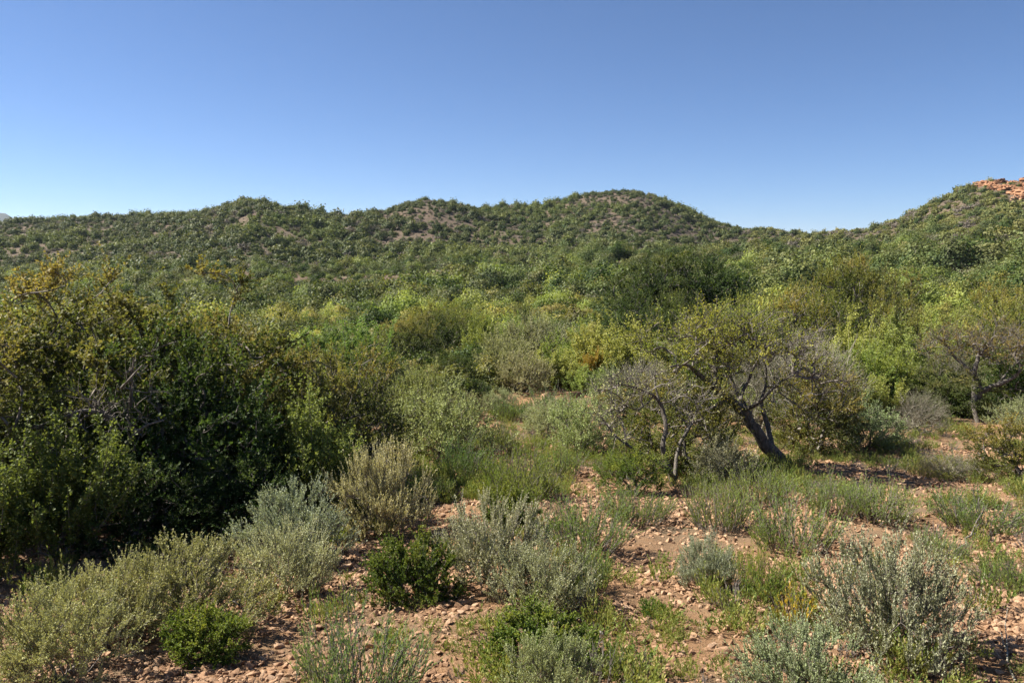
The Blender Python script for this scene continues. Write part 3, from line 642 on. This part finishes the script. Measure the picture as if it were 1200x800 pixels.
# ---- bushes over the valley, each one an object, simpler with distance
def free(x, y, r, pack=.75):
    for ox, oy, orr in grid.get((int(x // 5), int(y // 5)), []):
        if (ox - x) ** 2 + (oy - y) ** 2 < ((r + orr) * pack) ** 2: return False
    return True
grid = {}
def occupy(x, y, r):
    for a in range(int((x - 6) // 5), int((x + 6) // 5) + 1):
        for b in range(int((y - 6) // 5), int((y + 6) // 5) + 1): grid.setdefault((a, b), []).append((x, y, r))
for o_ in occupied: occupy(*o_)
NEAR = {'olive_bush': 'olive', 'golden_bush': 'golden', 'dark_green_bush': 'dark', 'spekboom_bush': 'spek', 'grey_shrub': 'grey'}
count = {k: 0 for k in FAR}; LIM = dict(olive_bush=270, golden_bush=260, dark_green_bush=270, spekboom_bush=255, grey_shrub=285)
cand = []
for _ in range(16000):
    d = 16.5 * (74 / 16.5) ** (rng.random() ** .8); px = rng.uniform(-90, 1290); cand.append((d, px))
cand.sort()
valley_left = []
for d, px in cand:
    x = d * (px - 600) / F * .997
    if (555 < px < 720 and d < 20.5) or (px < 335 and d < 27): continue
    n = float(noise(np.array([[x / 7, d / 7]]), 51)[0]); n2 = float(noise(np.array([[x / 4, d / 4]]), 52)[0]); n3 = float(noise(np.array([[x / 11, d / 11]]), 54)[0])
    if n3 > .72: k = 'grey_shrub'
    elif n < .30: k = 'grey_shrub'
    elif n < .57: k = 'spekboom_bush'
    elif n2 < .44: k = 'dark_green_bush'
    elif n2 < .7: k = 'olive_bush'
    else: k = 'golden_bush'
    if rng.random() < .3: k = list(FAR)[rng.integers(5)]
    W = ((1.1 + 2.2 * rng.random() ** 1.5) if d < 33 else (1.6 + 2.5 * rng.random() ** 1.4)) * (.75 if k == 'grey_shrub' else 1); H = W * rng.uniform(.5, .78) * (1.2 if k == 'spekboom_bush' else 1)
    if d < 29: W, H = W * .8, H * .68
    if not free(x, d, W / 2, .80): continue
    if count[k] >= LIM[k]: k = min(count, key=lambda q: count[q] / LIM[q])
    if count[k] >= LIM[k]: continue
    dlast = d
    occupy(x, d, W / 2); count[k] += 1; z = hz(x, d)
    far = 'at the edge of the thicket' if d < 27 else 'in the valley' if d < 60 else 'on the lower slope'
    nm, lb = KN[NEAR[k]]; sz = ('large' if W > 2.5 else 'small' if W < 1.8 else 'medium') + (' upright' if H / W > .82 else ' flat-topped' if H / W < .62 else ' rounded')
    tone = rng.uniform(.62, 1.15); tone = tone * dict(spekboom_bush=1.25, golden_bush=1.5, olive_bush=1.25).get(k, 1); tw_ = 'dark ' if tone < .85 else 'pale ' if tone > 1.12 else ''
    label = f'{sz} {tw_}{lb.replace("dense dark", "dense").replace("dark olive", "olive")} {far} {WHERE(px)}'; grp = f'{k.replace("_", " ")} {far} {WHERE(px)}'
    c = tone * (1 + .14 * (rng.random(3) - .5))
    if k == 'spekboom_bush': c = c * np.array([.88, .9, .85])
    if k == 'grey_shrub': c = c * np.array([.58, .63, .44])
    if d < 25:
        vi = int(rng.integers(len(P[NEAR[k]]))); v = P[NEAR[k]][vi]; nr_, nh = NOM[NEAR[k]][vi]; s = W / 2 / nr_
        o = thing(k, label, 'shrub' if 'shrub' in k else 'bush', (x, d, z - .03), rng.random() * 6.28, (s, s, H / nh), grp)
        part('foliage', v[0], o, tuple(c)); part('stem', v[1], o)
    else:
        vi = int(rng.integers(2)); nr_, nh = NOMF[k][vi]; s = W / 2 / nr_
        o = link(bpy.data.objects.new(k, FAR[k][vi])); o.location = (x, d, z - .05); o.rotation_euler = (0, 0, rng.random() * 6.28); o.scale = (s, s, H / nh); o.color = (*c, 1)
        tag(o, label, 'shrub' if 'shrub' in k else 'bush', grp)

# ---- hillside bushes past counting
gx, gy = np.meshgrid(np.arange(-330, 330, 1.7), np.arange(50, 470, 1.7)); x = (gx + rng.uniform(-1.2, 1.2, gx.shape)).ravel(); y = (gy + rng.uniform(-1.2, 1.2, gy.shape)).ravel()
r = np.hypot(x, y); t = np.arctan2(x, y); n = len(x)
dens = fbm(np.stack([x, y], -1) / 26., 61, 3); keep = (rng.random(n) < np.clip((dens - .14) * 3.6 + sstep(190, 120, r), .5, .98) * sstep(66, 78, r)) & (np.abs(t) < R(41)) & (r < np.interp(t, _th, PEAK_R) + 40)
zt = height(x, y, False) - CAMZ; wt = y * math.cos(PITCH) - zt * math.sin(PITCH); cpx = 600 + F * x / wt; cpy = 400 - F * (y * math.sin(PITCH) + zt * math.cos(PITCH)) / wt
keep &= ~((cpx > 1138) & (cpx < 1260) & (cpy < 238 - .0 * cpx) & (cpy < 222 + (cpx - 1140) * .25) & (rng.random(n) < .86))
x, y, r, t = x[keep], y[keep], r[keep], t[keep]; n = len(x)
cellsel = rng.random(n); sp = noise(np.stack([x, y], -1) / 16., 63)
idx = np.where(sp < .36, 4 + (cellsel < .75), np.where(cellsel < .68, (cellsel * 97).astype(int) % 4, 6 + (cellsel * 31).astype(int) % 2)); idx = np.where(cellsel > .8, 6 + (cellsel * 131).astype(int) % 2, idx)
SCRUB = [cloud_mesh('low_scrub', s_, 1.1, .95, 1800, .10, M['scrub'], (0, .1, .3), .5) for s_ in (91, 92)]
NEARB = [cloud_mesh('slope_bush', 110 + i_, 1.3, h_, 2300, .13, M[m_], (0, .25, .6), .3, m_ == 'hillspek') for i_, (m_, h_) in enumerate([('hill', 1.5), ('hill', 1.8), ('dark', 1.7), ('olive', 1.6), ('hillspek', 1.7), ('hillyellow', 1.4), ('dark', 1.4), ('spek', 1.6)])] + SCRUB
idx = np.where((t > R(17)) & (r < 330) & (cellsel > .25) & (cellsel < .75), 8 + (cellsel * 77).astype(int) % 2, idx)
idx = np.where(r + rng.uniform(-15, 15, n) < 150, 10 + rng.integers(0, len(NEARB), n), idx)
s = (.32 + .95 * rng.random(n) ** 2.4) * (.62 + .85 * noise(np.stack([x, y], -1) / 14., 67))
pts = np.stack([x, y, height(x, y, False) - .08], -1)
rot = np.stack([np.zeros(n), np.zeros(n), rng.random(n) * 6.28], -1)
s = s * np.where(r + 25 * (cellsel - .5) < 125, 1.4, np.where(r < 160, 1.1, .98))
scl = np.stack([s, s, s * (.75 + .4 * rng.random(n))], -1)
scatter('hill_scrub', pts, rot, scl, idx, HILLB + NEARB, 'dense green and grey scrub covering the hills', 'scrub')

# low scrub between the valley bushes
n = 5200
dd = 17 * (74 / 17) ** rng.random(n) ** .75; dd = 17 + (74 - 17) * rng.random(n) ** .8; px = rng.uniform(-90, 1290, n); xx = dd * (px - 600) / F
kp = ~((px > 540) & (px < 730) & (dd < 21)); xx, dd = xx[kp], dd[kp]; n = len(xx); s_ = .18 + .32 * rng.random(n)
VL = SCRUB + FAR['olive_bush'] + [FAR['dark_green_bush'][0]]
scatter('valley_scrub', np.stack([xx, dd, height(xx, dd) - .03], -1), np.stack([np.zeros(n), np.zeros(n), rng.random(n) * 6.28], -1), np.stack([s_, s_, s_ * rng.uniform(.6, 1, n)], -1),
        rng.integers(0, 5, n), VL, 'low grey and green scrub filling the valley floor', 'scrub')

# ------------------------------------------------------------------ trees built limb by limb
def tree(name, label, bpx, bpy_, limbs_px, crown, ncrown, twk, leaf, bark, leafm, leafcol, young, nl=16, dead=False, tl=.22, extra=None):
    """limbs_px: polylines [(px, py, depth offset m, radius m)], first starts at the base; crown: ellipsoids (px, py, depth, rx, ry, rz, share)"""
    bx, by, bz = on(bpx, bpy_); w = depth(by, bz); m = w / F
    o = thing(name, label, 'tree', (bx, by, bz - .03))
    loc = lambda px, py, dz: np.array([(px - bpx) * m, dz, (bpy_ - py) * m])
    gt = G(); init = []; ipar = []
    for li, line in enumerate(limbs_px):
        pts = np.array([loc(a, b, c) for a, b, c, _ in line]); rr = np.array([q[3] for q in line])
        k = 4; tt = np.linspace(0, len(pts) - 1, (len(pts) - 1) * k + 1); i = np.minimum(tt.astype(int), len(pts) - 2); f = (tt - i)[:, None]
        p0 = pts[np.maximum(i - 1, 0)]; p1 = pts[i]; p2 = pts[i + 1]; p3 = pts[np.minimum(i + 2, len(pts) - 1)]
        Q = .5 * (2 * p1 + (p2 - p0) * f + (2 * p0 - 5 * p1 + 4 * p2 - p3) * f ** 2 + (3 * p1 - p0 - 3 * p2 + p3) * f ** 3)
        Q[1:-1] += rng.normal(size=(len(Q) - 2, 3)) * rr.mean() * .16; rq_ = np.interp(tt, np.arange(len(rr)), rr)
        K = 10 if rr.max() > .03 else 6
        # ring by ring so the trunk bends smoothly
        T_ = unit(np.gradient(Q, axis=0)); u = unit(np.cross(T_, np.array([.3, 1., .1]))); v = np.cross(T_, u); a = np.arange(K) * 2 * math.pi / K
        wob = 1 + .42 * (rng.random((len(Q), K)) - .5) + .12 * np.sin(a * 3)[None, :]
        V = Q[:, None] + (u[:, None] * np.cos(a)[None, :, None] + v[:, None] * np.sin(a)[None, :, None]) * (rq_[:, None] * wob)[..., None]
        i = np.arange(len(Q) - 1)[:, None] * K; kk = np.arange(K)[None]; q = np.stack([i + kk, i + (kk + 1) % K, i + (kk + 1) % K + K, i + kk + K], -1).reshape(-1, 4)
        gt.add(V, q, 0, rng.random(len(q)))
        for j in range(2 if li == 0 else 1, len(Q), 2): init.append(Q[j]); ipar.append(-1)
    part('trunk', gt.build(name + '_trunk', [bark], True), o)
    pts = []
    for px, py, dz, rx, ry, rz, sh in crown:
        kq = int(ncrown * sh); q = unit(rng.normal(size=(kq, 3))) * (rng.random((kq, 1)) ** .45) * np.array([rx, rz, ry]); pts.append(q + loc(px, py, dz))
    pts = np.concatenate(pts); init = np.array(init)
    X, par, order = dendrite(init, -np.ones(len(init), int), pts, .25)
    gw = G(); limbs(gw, X, par, order, .0045, .045, .5, len(init), 0, .16)
    Pn = X[len(init):]; pr = X[par[len(init):]]; f = rng.random((len(Pn), twk, 1)); O = (Pn[:, None] * (1 - f * .7) + pr[:, None] * f * .7).reshape(-1, 3)
    D = unit(unit(O - init.mean(0)) * .5 + unit(rng.normal(size=O.shape)) * .75 + np.array([0, 0, .3])); L = tl * (.5 + rng.random(len(O)))
    T = twig_lines(O, D, L, .1, .22, 5); tubes(gw, T, np.linspace(1.4, .6, 5)[None] * np.full((len(O), 1), .0026), 3)
    part('branch', gw.build(name + '_branch', [M['dead'] if dead else M['wood']], True), o)
    # leaves thin out where the crown is bare
    bare = extra(O) if extra is not None else np.ones(len(O))
    sel = rng.random(len(O)) < bare
    yy = np.clip(young[0] + young[1] * (noise(O[sel] / .35, 5) - .5), 0, 1)
    gf = G(); put_leaves(gf, T[sel], nl, leaf, .34, yy, .15, 1., .2)
    part('crown', gf.build(name + '_crown', [leafm]), o, leafcol)
    return o

m_ = 12.8 / F
tree('leaning_tree', 'gnarled tree with thick dark trunk leaning over the grey shrub', 918, 548,
     [[(928, 556, 0, .17), (920, 545, 0, .12), (904, 527, 0, .092), (884, 500, .0, .074), (868, 478, .0, .064), (850, 462, 0, .052), (836, 452, -.05, .042)],
      [(884, 500, 0, .04), (880, 480, .3, .032), (868, 455, .5, .024), (862, 425, .6, .016), (854, 400, .6, .009), (850, 380, .6, .004)],
      [(904, 527, 0, .05), (906, 500, .3, .036), (900, 475, .4, .026), (908, 450, .5, .017), (904, 425, .5, .009)],
      [(836, 452, -.05, .06), (836, 430, .1, .045), (842, 408, .2, .03), (832, 385, .3, .018), (822, 372, .35, .008)],
      [(842, 456, -.05, .055), (822, 440, -.2, .04), (806, 428, -.3, .03), (792, 418, -.5, .018), (770, 420, -.6, .009)],
      [(842, 412, .2, .028), (858, 398, .1, .02), (872, 384, .0, .012), (884, 376, 0, .006)],
      [(868, 478, 0, .035), (878, 464, -.3, .025), (886, 452, -.4, .018), (900, 438, -.4, .011), (915, 428, -.5, .006)],
      [(866, 480, 0, .035), (876, 466, .4, .027), (890, 446, .6, .02), (905, 420, .7, .012), (918, 400, .7, .006)],
      [(850, 464, 0, .04), (826, 466, -.4, .025), (806, 470, -.6, .015), (786, 462, -.8, .007)]],
     [(822, 402, 0, .95, .52, .8, .45), (890, 402, 0, .95, .5, .9, .33), (935, 440, -.2, .65, .5, .7, .22)], 360, 5, .026, M['darkwood'], M['olive'], (2.0, 2.0, 1.2), (.2, .8), 15,
     extra=lambda O: np.clip(.85 - sstep(-.7, .2, O[:, 0]) * .6, .12, 1))
tree('bare_tree', 'small nearly leafless tree of several thin dark stems', 790, 568,
     [[(792, 570, 0, 0.0432), (784, 548, 0, 0.0360), (776, 522, 0, 0.0302), (780, 500, .05, 0.0259), (778, 480, .1, 0.0216), (766, 462, .1, 0.0158), (745, 452, 0, 0.0101), (722, 444, -.1, 0.0043)],
      [(780, 498, .05, 0.0202), (774, 470, .2, 0.0144), (770, 448, .3, 0.0086), (772, 430, .35, 0.0036)],
      [(786, 552, 0, 0.0288), (764, 532, -.15, 0.0245), (744, 520, -.25, 0.0202), (726, 508, -.35, 0.0144), (710, 492, -.4, 0.0086), (702, 480, -.45, 0.0036)],
      [(730, 510, -.3, 0.0130), (726, 490, -.2, 0.0086), (722, 474, -.1, 0.0043)],
      [(790, 560, 0, 0.0288), (800, 530, .3, 0.0216), (815, 505, .4, 0.0158), (826, 486, .5, 0.0086), (838, 470, .5, 0.0043)],
      [(766, 462, .1, 0.0101), (742, 470, -.3, 0.0072), (722, 462, -.4, 0.0036)]],
     [(745, 450, 0, .7, .25, .6, .5), (715, 480, -.3, .35, .3, .4, .25), (805, 480, .3, .5, .4, .5, .25)], 110, 5, .022, M['darkwood'], M['silver'], (.8, .85, .5), (.1, .4), 5, tl=.18,
     extra=lambda O: np.full(len(O), .5))
tree('grey_tree', 'twisted pale-barked tree with a stout forked trunk', 1130, 490,
     [[(1136, 492, 0, 0.1148), (1140, 474, 0, 0.0943), (1144, 460, 0, 0.0861), (1142, 448, 0, 0.0656), (1138, 434, .0, 0.0492), (1146, 418, .1, 0.0410), (1158, 406, .2, 0.0328), (1166, 394, .2, 0.0164)],
      [(1146, 458, 0, 0.0574), (1160, 448, -.2, 0.0451), (1172, 440, -.3, 0.0369), (1180, 428, -.35, 0.0295), (1174, 414, -.3, 0.0287), (1180, 402, -.3, 0.0123)],
      [(1140, 452, 0, 0.0656), (1130, 458, -.3, 0.0533), (1128, 474, -.4, 0.0492), (1130, 490, -.5, 0.0492)],
      [(1138, 436, 0, 0.0410), (1122, 420, .2, 0.0287), (1112, 404, .3, 0.0164), (1100, 396, .3, 0.0082)],
      [(1160, 448, -.2, 0.0410), (1182, 440, .2, 0.0287), (1200, 425, .4, 0.0164), (1214, 412, .4, 0.0082)]],
     [(1150, 398, 0, 1.1, .5, .9, .5), (1190, 410, 0, .9, .5, .8, .3), (1115, 405, .2, .7, .4, .6, .2)], 230, 5, .03, M['greybark'], M['olive'], (1.2, 1.0, .85), (.45, .8), 9, tl=.25,
     extra=lambda O: np.full(len(O), .55))
tree('grey_tree', 'crooked bare silvery limb standing in the yellow spekboom', 1085, 470,
     [[(1090, 472, 0, .08), (1086, 456, 0, .07), (1078, 444, 0, .06), (1076, 430, 0, .05), (1066, 420, .1, .035), (1056, 414, .1, .018)],
      [(1077, 432, 0, .04), (1082, 418, .1, .03), (1072, 408, .1, .018), (1068, 398, .1, .008)],
      [(1082, 450, 0, .04), (1066, 448, -.3, .03), (1050, 446, -.4, .015)]],
     [(1072, 420, 0, .7, .4, .5, 1)], 70, 5, .025, M['dead'], M['olive'], (1, .9, .8), (.4, .6), 5, True, .22, extra=lambda O: np.full(len(O), .4))
# bare grey branches breaking out of the big thicket
tree('dead_tree', 'bare grey branches of a dead tree inside the big thicket', 150, 603,
     [[(150, 603, 0, .05), (165, 560, -.1, .045), (180, 510, -.3, .03), (195, 465, -.6, .022), (208, 430, -.8, .014), (216, 400, -.9, .006)],
      [(180, 510, -.7, .028), (205, 490, -.9, .02), (228, 470, -1.0, .012), (250, 462, -1.0, .006)],
      [(195, 465, -.9, .022), (180, 450, -1.1, .015), (160, 455, -1.2, .008), (130, 466, -1.2, .005)],
      [(165, 560, -.4, .03), (150, 520, -.8, .022), (135, 490, -1.0, .014), (128, 470, -1.1, .006)],
      [(208, 430, -1, .014), (222, 420, -1.1, .01), (236, 405, -1.1, .005)]],
     [(195, 450, -1.0, .45, .4, .3, 1)], 40, 4, .025, M['wood'], M['olive'], (1, 1, 1), (.3, .5), 2, False, .15, extra=lambda O: np.full(len(O), .3))
tree('dead_tree', 'crooked grey dead stem against the largest olive bush', 40, 614,
     [[(40, 614, 0, .05), (42, 560, -.1, .04), (36, 510, -.4, .03), (28, 470, -.7, .02), (22, 450, -.9, .014), (6, 440, -1.0, .006)],
      [(28, 470, -1.1, .02), (45, 455, -1.2, .014), (60, 446, -1.3, .007)], [(36, 510, -.9, .02), (14, 500, -1.2, .012), (-4, 506, -1.3, .006)]],
     [(25, 460, -1.2, .4, .25, .3, 1)], 26, 4, .025, M['wood'], M['olive'], (1, 1, 1), (.3, .5), 2, False, .15, extra=lambda O: np.full(len(O), .3))

# ------------------------------------------------------------------ stones
def stone_mesh(name, seed, flat, mat, n=13):
    r_ = np.random.default_rng(seed); bm = bmesh.new()
    for p in unit(r_.normal(size=(n, 3))) * (.75 + .25 * r_.random((n, 1))): bm.verts.new((p[0], p[1] * r_.uniform(.7, 1), p[2] * flat))
    res = bmesh.ops.convex_hull(bm, input=bm.verts); bmesh.ops.delete(bm, geom=[v for v in bm.verts if not v.link_faces], context='VERTS')
    bmesh.ops.bevel(bm, geom=bm.edges[:], offset=.05, segments=1, affect='EDGES', profile=.5)
    me = bpy.data.meshes.new(name); bm.to_mesh(me); bm.free(); me.materials.append(mat); return me
SM = [stone_mesh('stone', 100 + i, .28 + .045 * i, M['stone']) for i in range(9)]
def lay(name, me, px, py, size, label=None, cat='stone', tilt=.25, sink=.25, parent=None, zs=1.):
    x_, y_, z_ = on(px, py); o = link(bpy.data.objects.new(name, me)); s_ = size / 2
    o.location = (x_, y_, z_ + s_ * .35 * zs - s_ * sink); o.rotation_euler = (rng.normal() * tilt, rng.normal() * tilt, rng.random() * 6.28); o.scale = (s_, s_ * rng.uniform(.6, .95), s_ * zs)
    if parent: o.parent = parent
    return tag(o, label, cat) if label else o
QM = stone_mesh('quartz', 140, .5, M['quartz'])
lay('rock', SM[3], 531, 792, .14, 'flat orange slab of rock on the rubble between two green shrubs', 'rock', .08)
lay('rock', SM[4], 253, 783, .12, 'pale flat-topped stone beside the low bright green shrub', 'rock', .05)
lay('quartz_stone', QM, 704, 742, .055, 'white quartz pebble on the rubble', 'stone')
lay('quartz_stone', stone_mesh('quartz', 141, .5, M['quartz']), 492, 634, .12, 'pale quartz stone behind the round dark green shrub', 'stone')
lay('rock', SM[8], 848, 773, .13, 'upright blocky stone beside the grey-green shrub', 'rock', .2, .1, None, 1.3)
lay('rock', SM[5], 686, 750, .12, 'rounded reddish stone next to the white pebble', 'rock')
lay('rock', SM[2], 1125, 640, .30, 'flat bedrock slab on the bare soil past the large silver shrub', 'rock', .08)
for i, (px, py, sz) in enumerate([(640, 468, .6), (672, 466, .7), (712, 466, .8), (600, 470, .45)]):
    lay('boulder', stone_mesh('boulder', 150 + i, .6, M['stone']), px, py, sz, 'pale tan boulder on the bank at the far edge of the clearing', 'boulder', .1, .3)['group'] = 'boulders on the bank of the clearing'
# rubble: the largest pieces as parts of the ground
k = 0
while k < 290:
    py = rng.uniform(632, 798); px = rng.uniform(10, 1195)
    bare = fbm(np.array([[px / 150., py / 60.]]), 71, 2)[0]
    if bare < .42: continue
    lay('stone', SM[rng.integers(9)], px, py, (.04 + .105 * rng.random() ** 1.8) * (1.25 if py < 690 else 1), None, None, .3, .2, ground); k += 1
# finer rubble
n = 135000
dd = 2.6 * (16 / 2.6) ** rng.random(n); px = rng.uniform(-80, 1280, n); xx = dd * (px - 600) / F
pat = fbm(np.stack([xx, dd], -1) / 1.1, 72, 3); kp = rng.random(n) < sstep(.30, .62, pat) * .8 + .2
xx, dd = xx[kp], dd[kp]; n = len(xx); s_ = (.007 + .034 * rng.random(n) ** 2.3) * (.8 + dd / 14)
scatter('gravel', np.stack([xx, dd, height(xx, dd) + s_ * .12], -1), np.stack([rng.normal(size=n) * .35, rng.normal(size=n) * .35, rng.random(n) * 6.28], -1),
        np.stack([s_, s_ * rng.uniform(.6, 1, n), s_], -1), rng.integers(0, 9, n), SM, 'fine tan rubble and gravel strewn over the slope', 'gravel')
# low herbs and grass
M['straw'] = leaf_mat('straw', (.20, .15, .10), (.40, .31, .21), (.45, .36, .2), .2, .8, .1)
DRY = [broom_mesh('dry', s, .13, .18, 20, .016, (M['straw'], M['wood']), 3, .08, .2, .9, 4) for s in (26, 27)]
DRY = [DRY[0][0], DRY[1][1]]
n = 34000
dd = 3.2 * (24 / 3.2) ** rng.random(n); px = rng.uniform(-80, 1280, n); xx = dd * (px - 600) / F
pat = fbm(np.stack([xx, dd], -1) / 1.3 + 40, 73, 3); kp = rng.random(n) < sstep(.40, .56, pat) * np.where(dd > 7.8, .62, .05)
xx, dd = xx[kp], dd[kp]; n = len(xx); s_ = .35 + .8 * rng.random(n) ** 1.6
scatter('ground_cover', np.stack([xx, dd, height(xx, dd)], -1), np.stack([rng.normal(size=n) * .12, rng.normal(size=n) * .12, rng.random(n) * 6.28], -1),
        np.stack([s_, s_, s_ * rng.uniform(.6, 1.1, n)], -1), rng.integers(0, 5, n), [v[0] for v in P['herb']] + DRY, 'short green herbs and grass between the shrubs', 'grass')

# ------------------------------------------------------------------ sticks
def stick(px0, py0, px1, py1, r0, lift, label, mat):
    a = np.array(on(px0, py0)); b = np.array(on(px1, py1)); b[2] += lift; t = np.linspace(0, 1, 8)[:, None]
    Q = a * (1 - t) + b * t; Q[1:-1] += rng.normal(size=(6, 3)) * r0 * .9; Q[:, 2] += r0 * .8; g = G(); tubes(g, (Q - a)[None], np.linspace(r0, r0 * .4, 8)[None], 6, 0, .3)
    dq = (Q[4] - a); tubes(g, np.stack([dq, dq + (b - a) * .2 + np.array([.04, .06, .06]), dq + (b - a) * .32 + np.array([.1, .12, .1])])[None], np.array([[r0 * .6, r0 * .45, r0 * .2]]), 5)
    o = link(bpy.data.objects.new('dead_stick', g.build('dead_stick', [mat], True))); o.location = a; tag(o, label, 'stick')
stick(1190, 800, 1168, 752, .006, .05, 'pale dead stick lying on the soil past the large silver shrub', M['dead'])
stick(1168, 556, 1146, 536, .03, .05, 'dark fallen stick on the sandy patch', M['darkwood'])
stick(1120, 648, 1148, 628, .012, .1, 'thin dry stick beside the flat bedrock slab', M['wood'])
for i, (a, b, c, d) in enumerate([(1000, 762, 1060, 735), (1005, 764, 1040, 728), (1012, 768, 1075, 745), (672, 722, 690, 700)]):
    stick(a, b, c, d, .006, .10, ['longest bent pale dead twig at the foot of the large silver shrub', 'steeply rising pale dead twig at the foot of the large silver shrub', 'lowest pale dead twig at the foot of the large silver shrub'][i] if i < 3 else 'crooked grey twig beside the smaller silver shrub', M['dead'])

# ------------------------------------------------------------------ red cliffs on the far hill
cl = [(1150, 212, 5), (1158, 213, 4), (1166, 211, 5), (1172, 220, 4), (1180, 222, 6), (1190, 227, 5), (1198, 232, 6), (1188, 215, 4), (1197, 219, 5), (1208, 224, 7), (1216, 232, 6), (1222, 214, 6), (1144, 216, 3), (1205, 211, 5), (1154, 217, 6), (1163, 218, 5), (1171, 213, 6), (1160, 223, 4)]
for i, (px, py, sz) in enumerate(cl):
    v = px_ray(px, py); rr = np.arange(120, 330, 1.); zz = height(v[0] / math.hypot(v[0], v[1]) * rr, v[1] / math.hypot(v[0], v[1]) * rr, False)
    e = (zz - CAMZ) / rr; hit = np.nonzero(e >= v[2] / math.hypot(v[0], v[1]))[0]; r_ = rr[hit[0]] if len(hit) else rr[e.argmax()]
    ux, uy = v[0] / math.hypot(v[0], v[1]), v[1] / math.hypot(v[0], v[1])
    bm = bmesh.new(); bmesh.ops.create_icosphere(bm, subdivisions=4, radius=1)
    co = np.array([q.co for q in bm.verts]); dsp = .5 + .75 * np.abs(fbm(co * 1.8 + i * 7, 200 + i, 4) - .5) * 2 + .35 * fbm(co * 6 + i, 220, 3); st = np.round(co[:, 2] * 3) / 3
    for q, dv, c0, s0 in zip(bm.verts, dsp, co, st): q.co = (c0[0] * dv, c0[1] * dv, (c0[2] * .4 + s0 * .6) * dv * .55)
    me = bpy.data.meshes.new('rock_outcrop'); bm.to_mesh(me); bm.free(); me.materials.append(M['redrock'])
    o = link(bpy.data.objects.new('rock_outcrop', me)); x_, y_ = ux * r_, uy * r_
    o.location = (x_, y_, hz(x_, y_) - .1); o.rotation_euler = (0, 0, rng.random() * 6); o.scale = (sz * .5, sz * .4, sz * .42)
    tag(o, 'bare orange-red rock outcrop near the top of the steep hill', 'rock', 'red rock outcrops on the steep hill')

# ------------------------------------------------------------------ the air
m, t, o = nodes_mat('haze'); pv = N(t, 'ShaderNodeVolumePrincipled'); pv.inputs['Color'].default_value = (.80, .89, 1, 1); pv.inputs['Density'].default_value = 0.8e-4
pv.inputs['Anisotropy'].default_value = .2; t.links.new(pv.outputs[0], o.inputs['Volume'])
bm = bmesh.new(); bmesh.ops.create_cube(bm, size=1); me = bpy.data.meshes.new('haze'); bm.to_mesh(me); bm.free(); me.materials.append(m)
hb = link(bpy.data.objects.new('haze', me)); lo = float(V_[:, 2].min()) - 1; lo = min(lo, -60); hi = 200.
hb.scale = (15400, 15400, hi - lo); hb.location = (0, 0, (hi + lo) / 2); tag(hb, 'thin bluish haze in the air over the hills', 'haze', None, 'stuff')
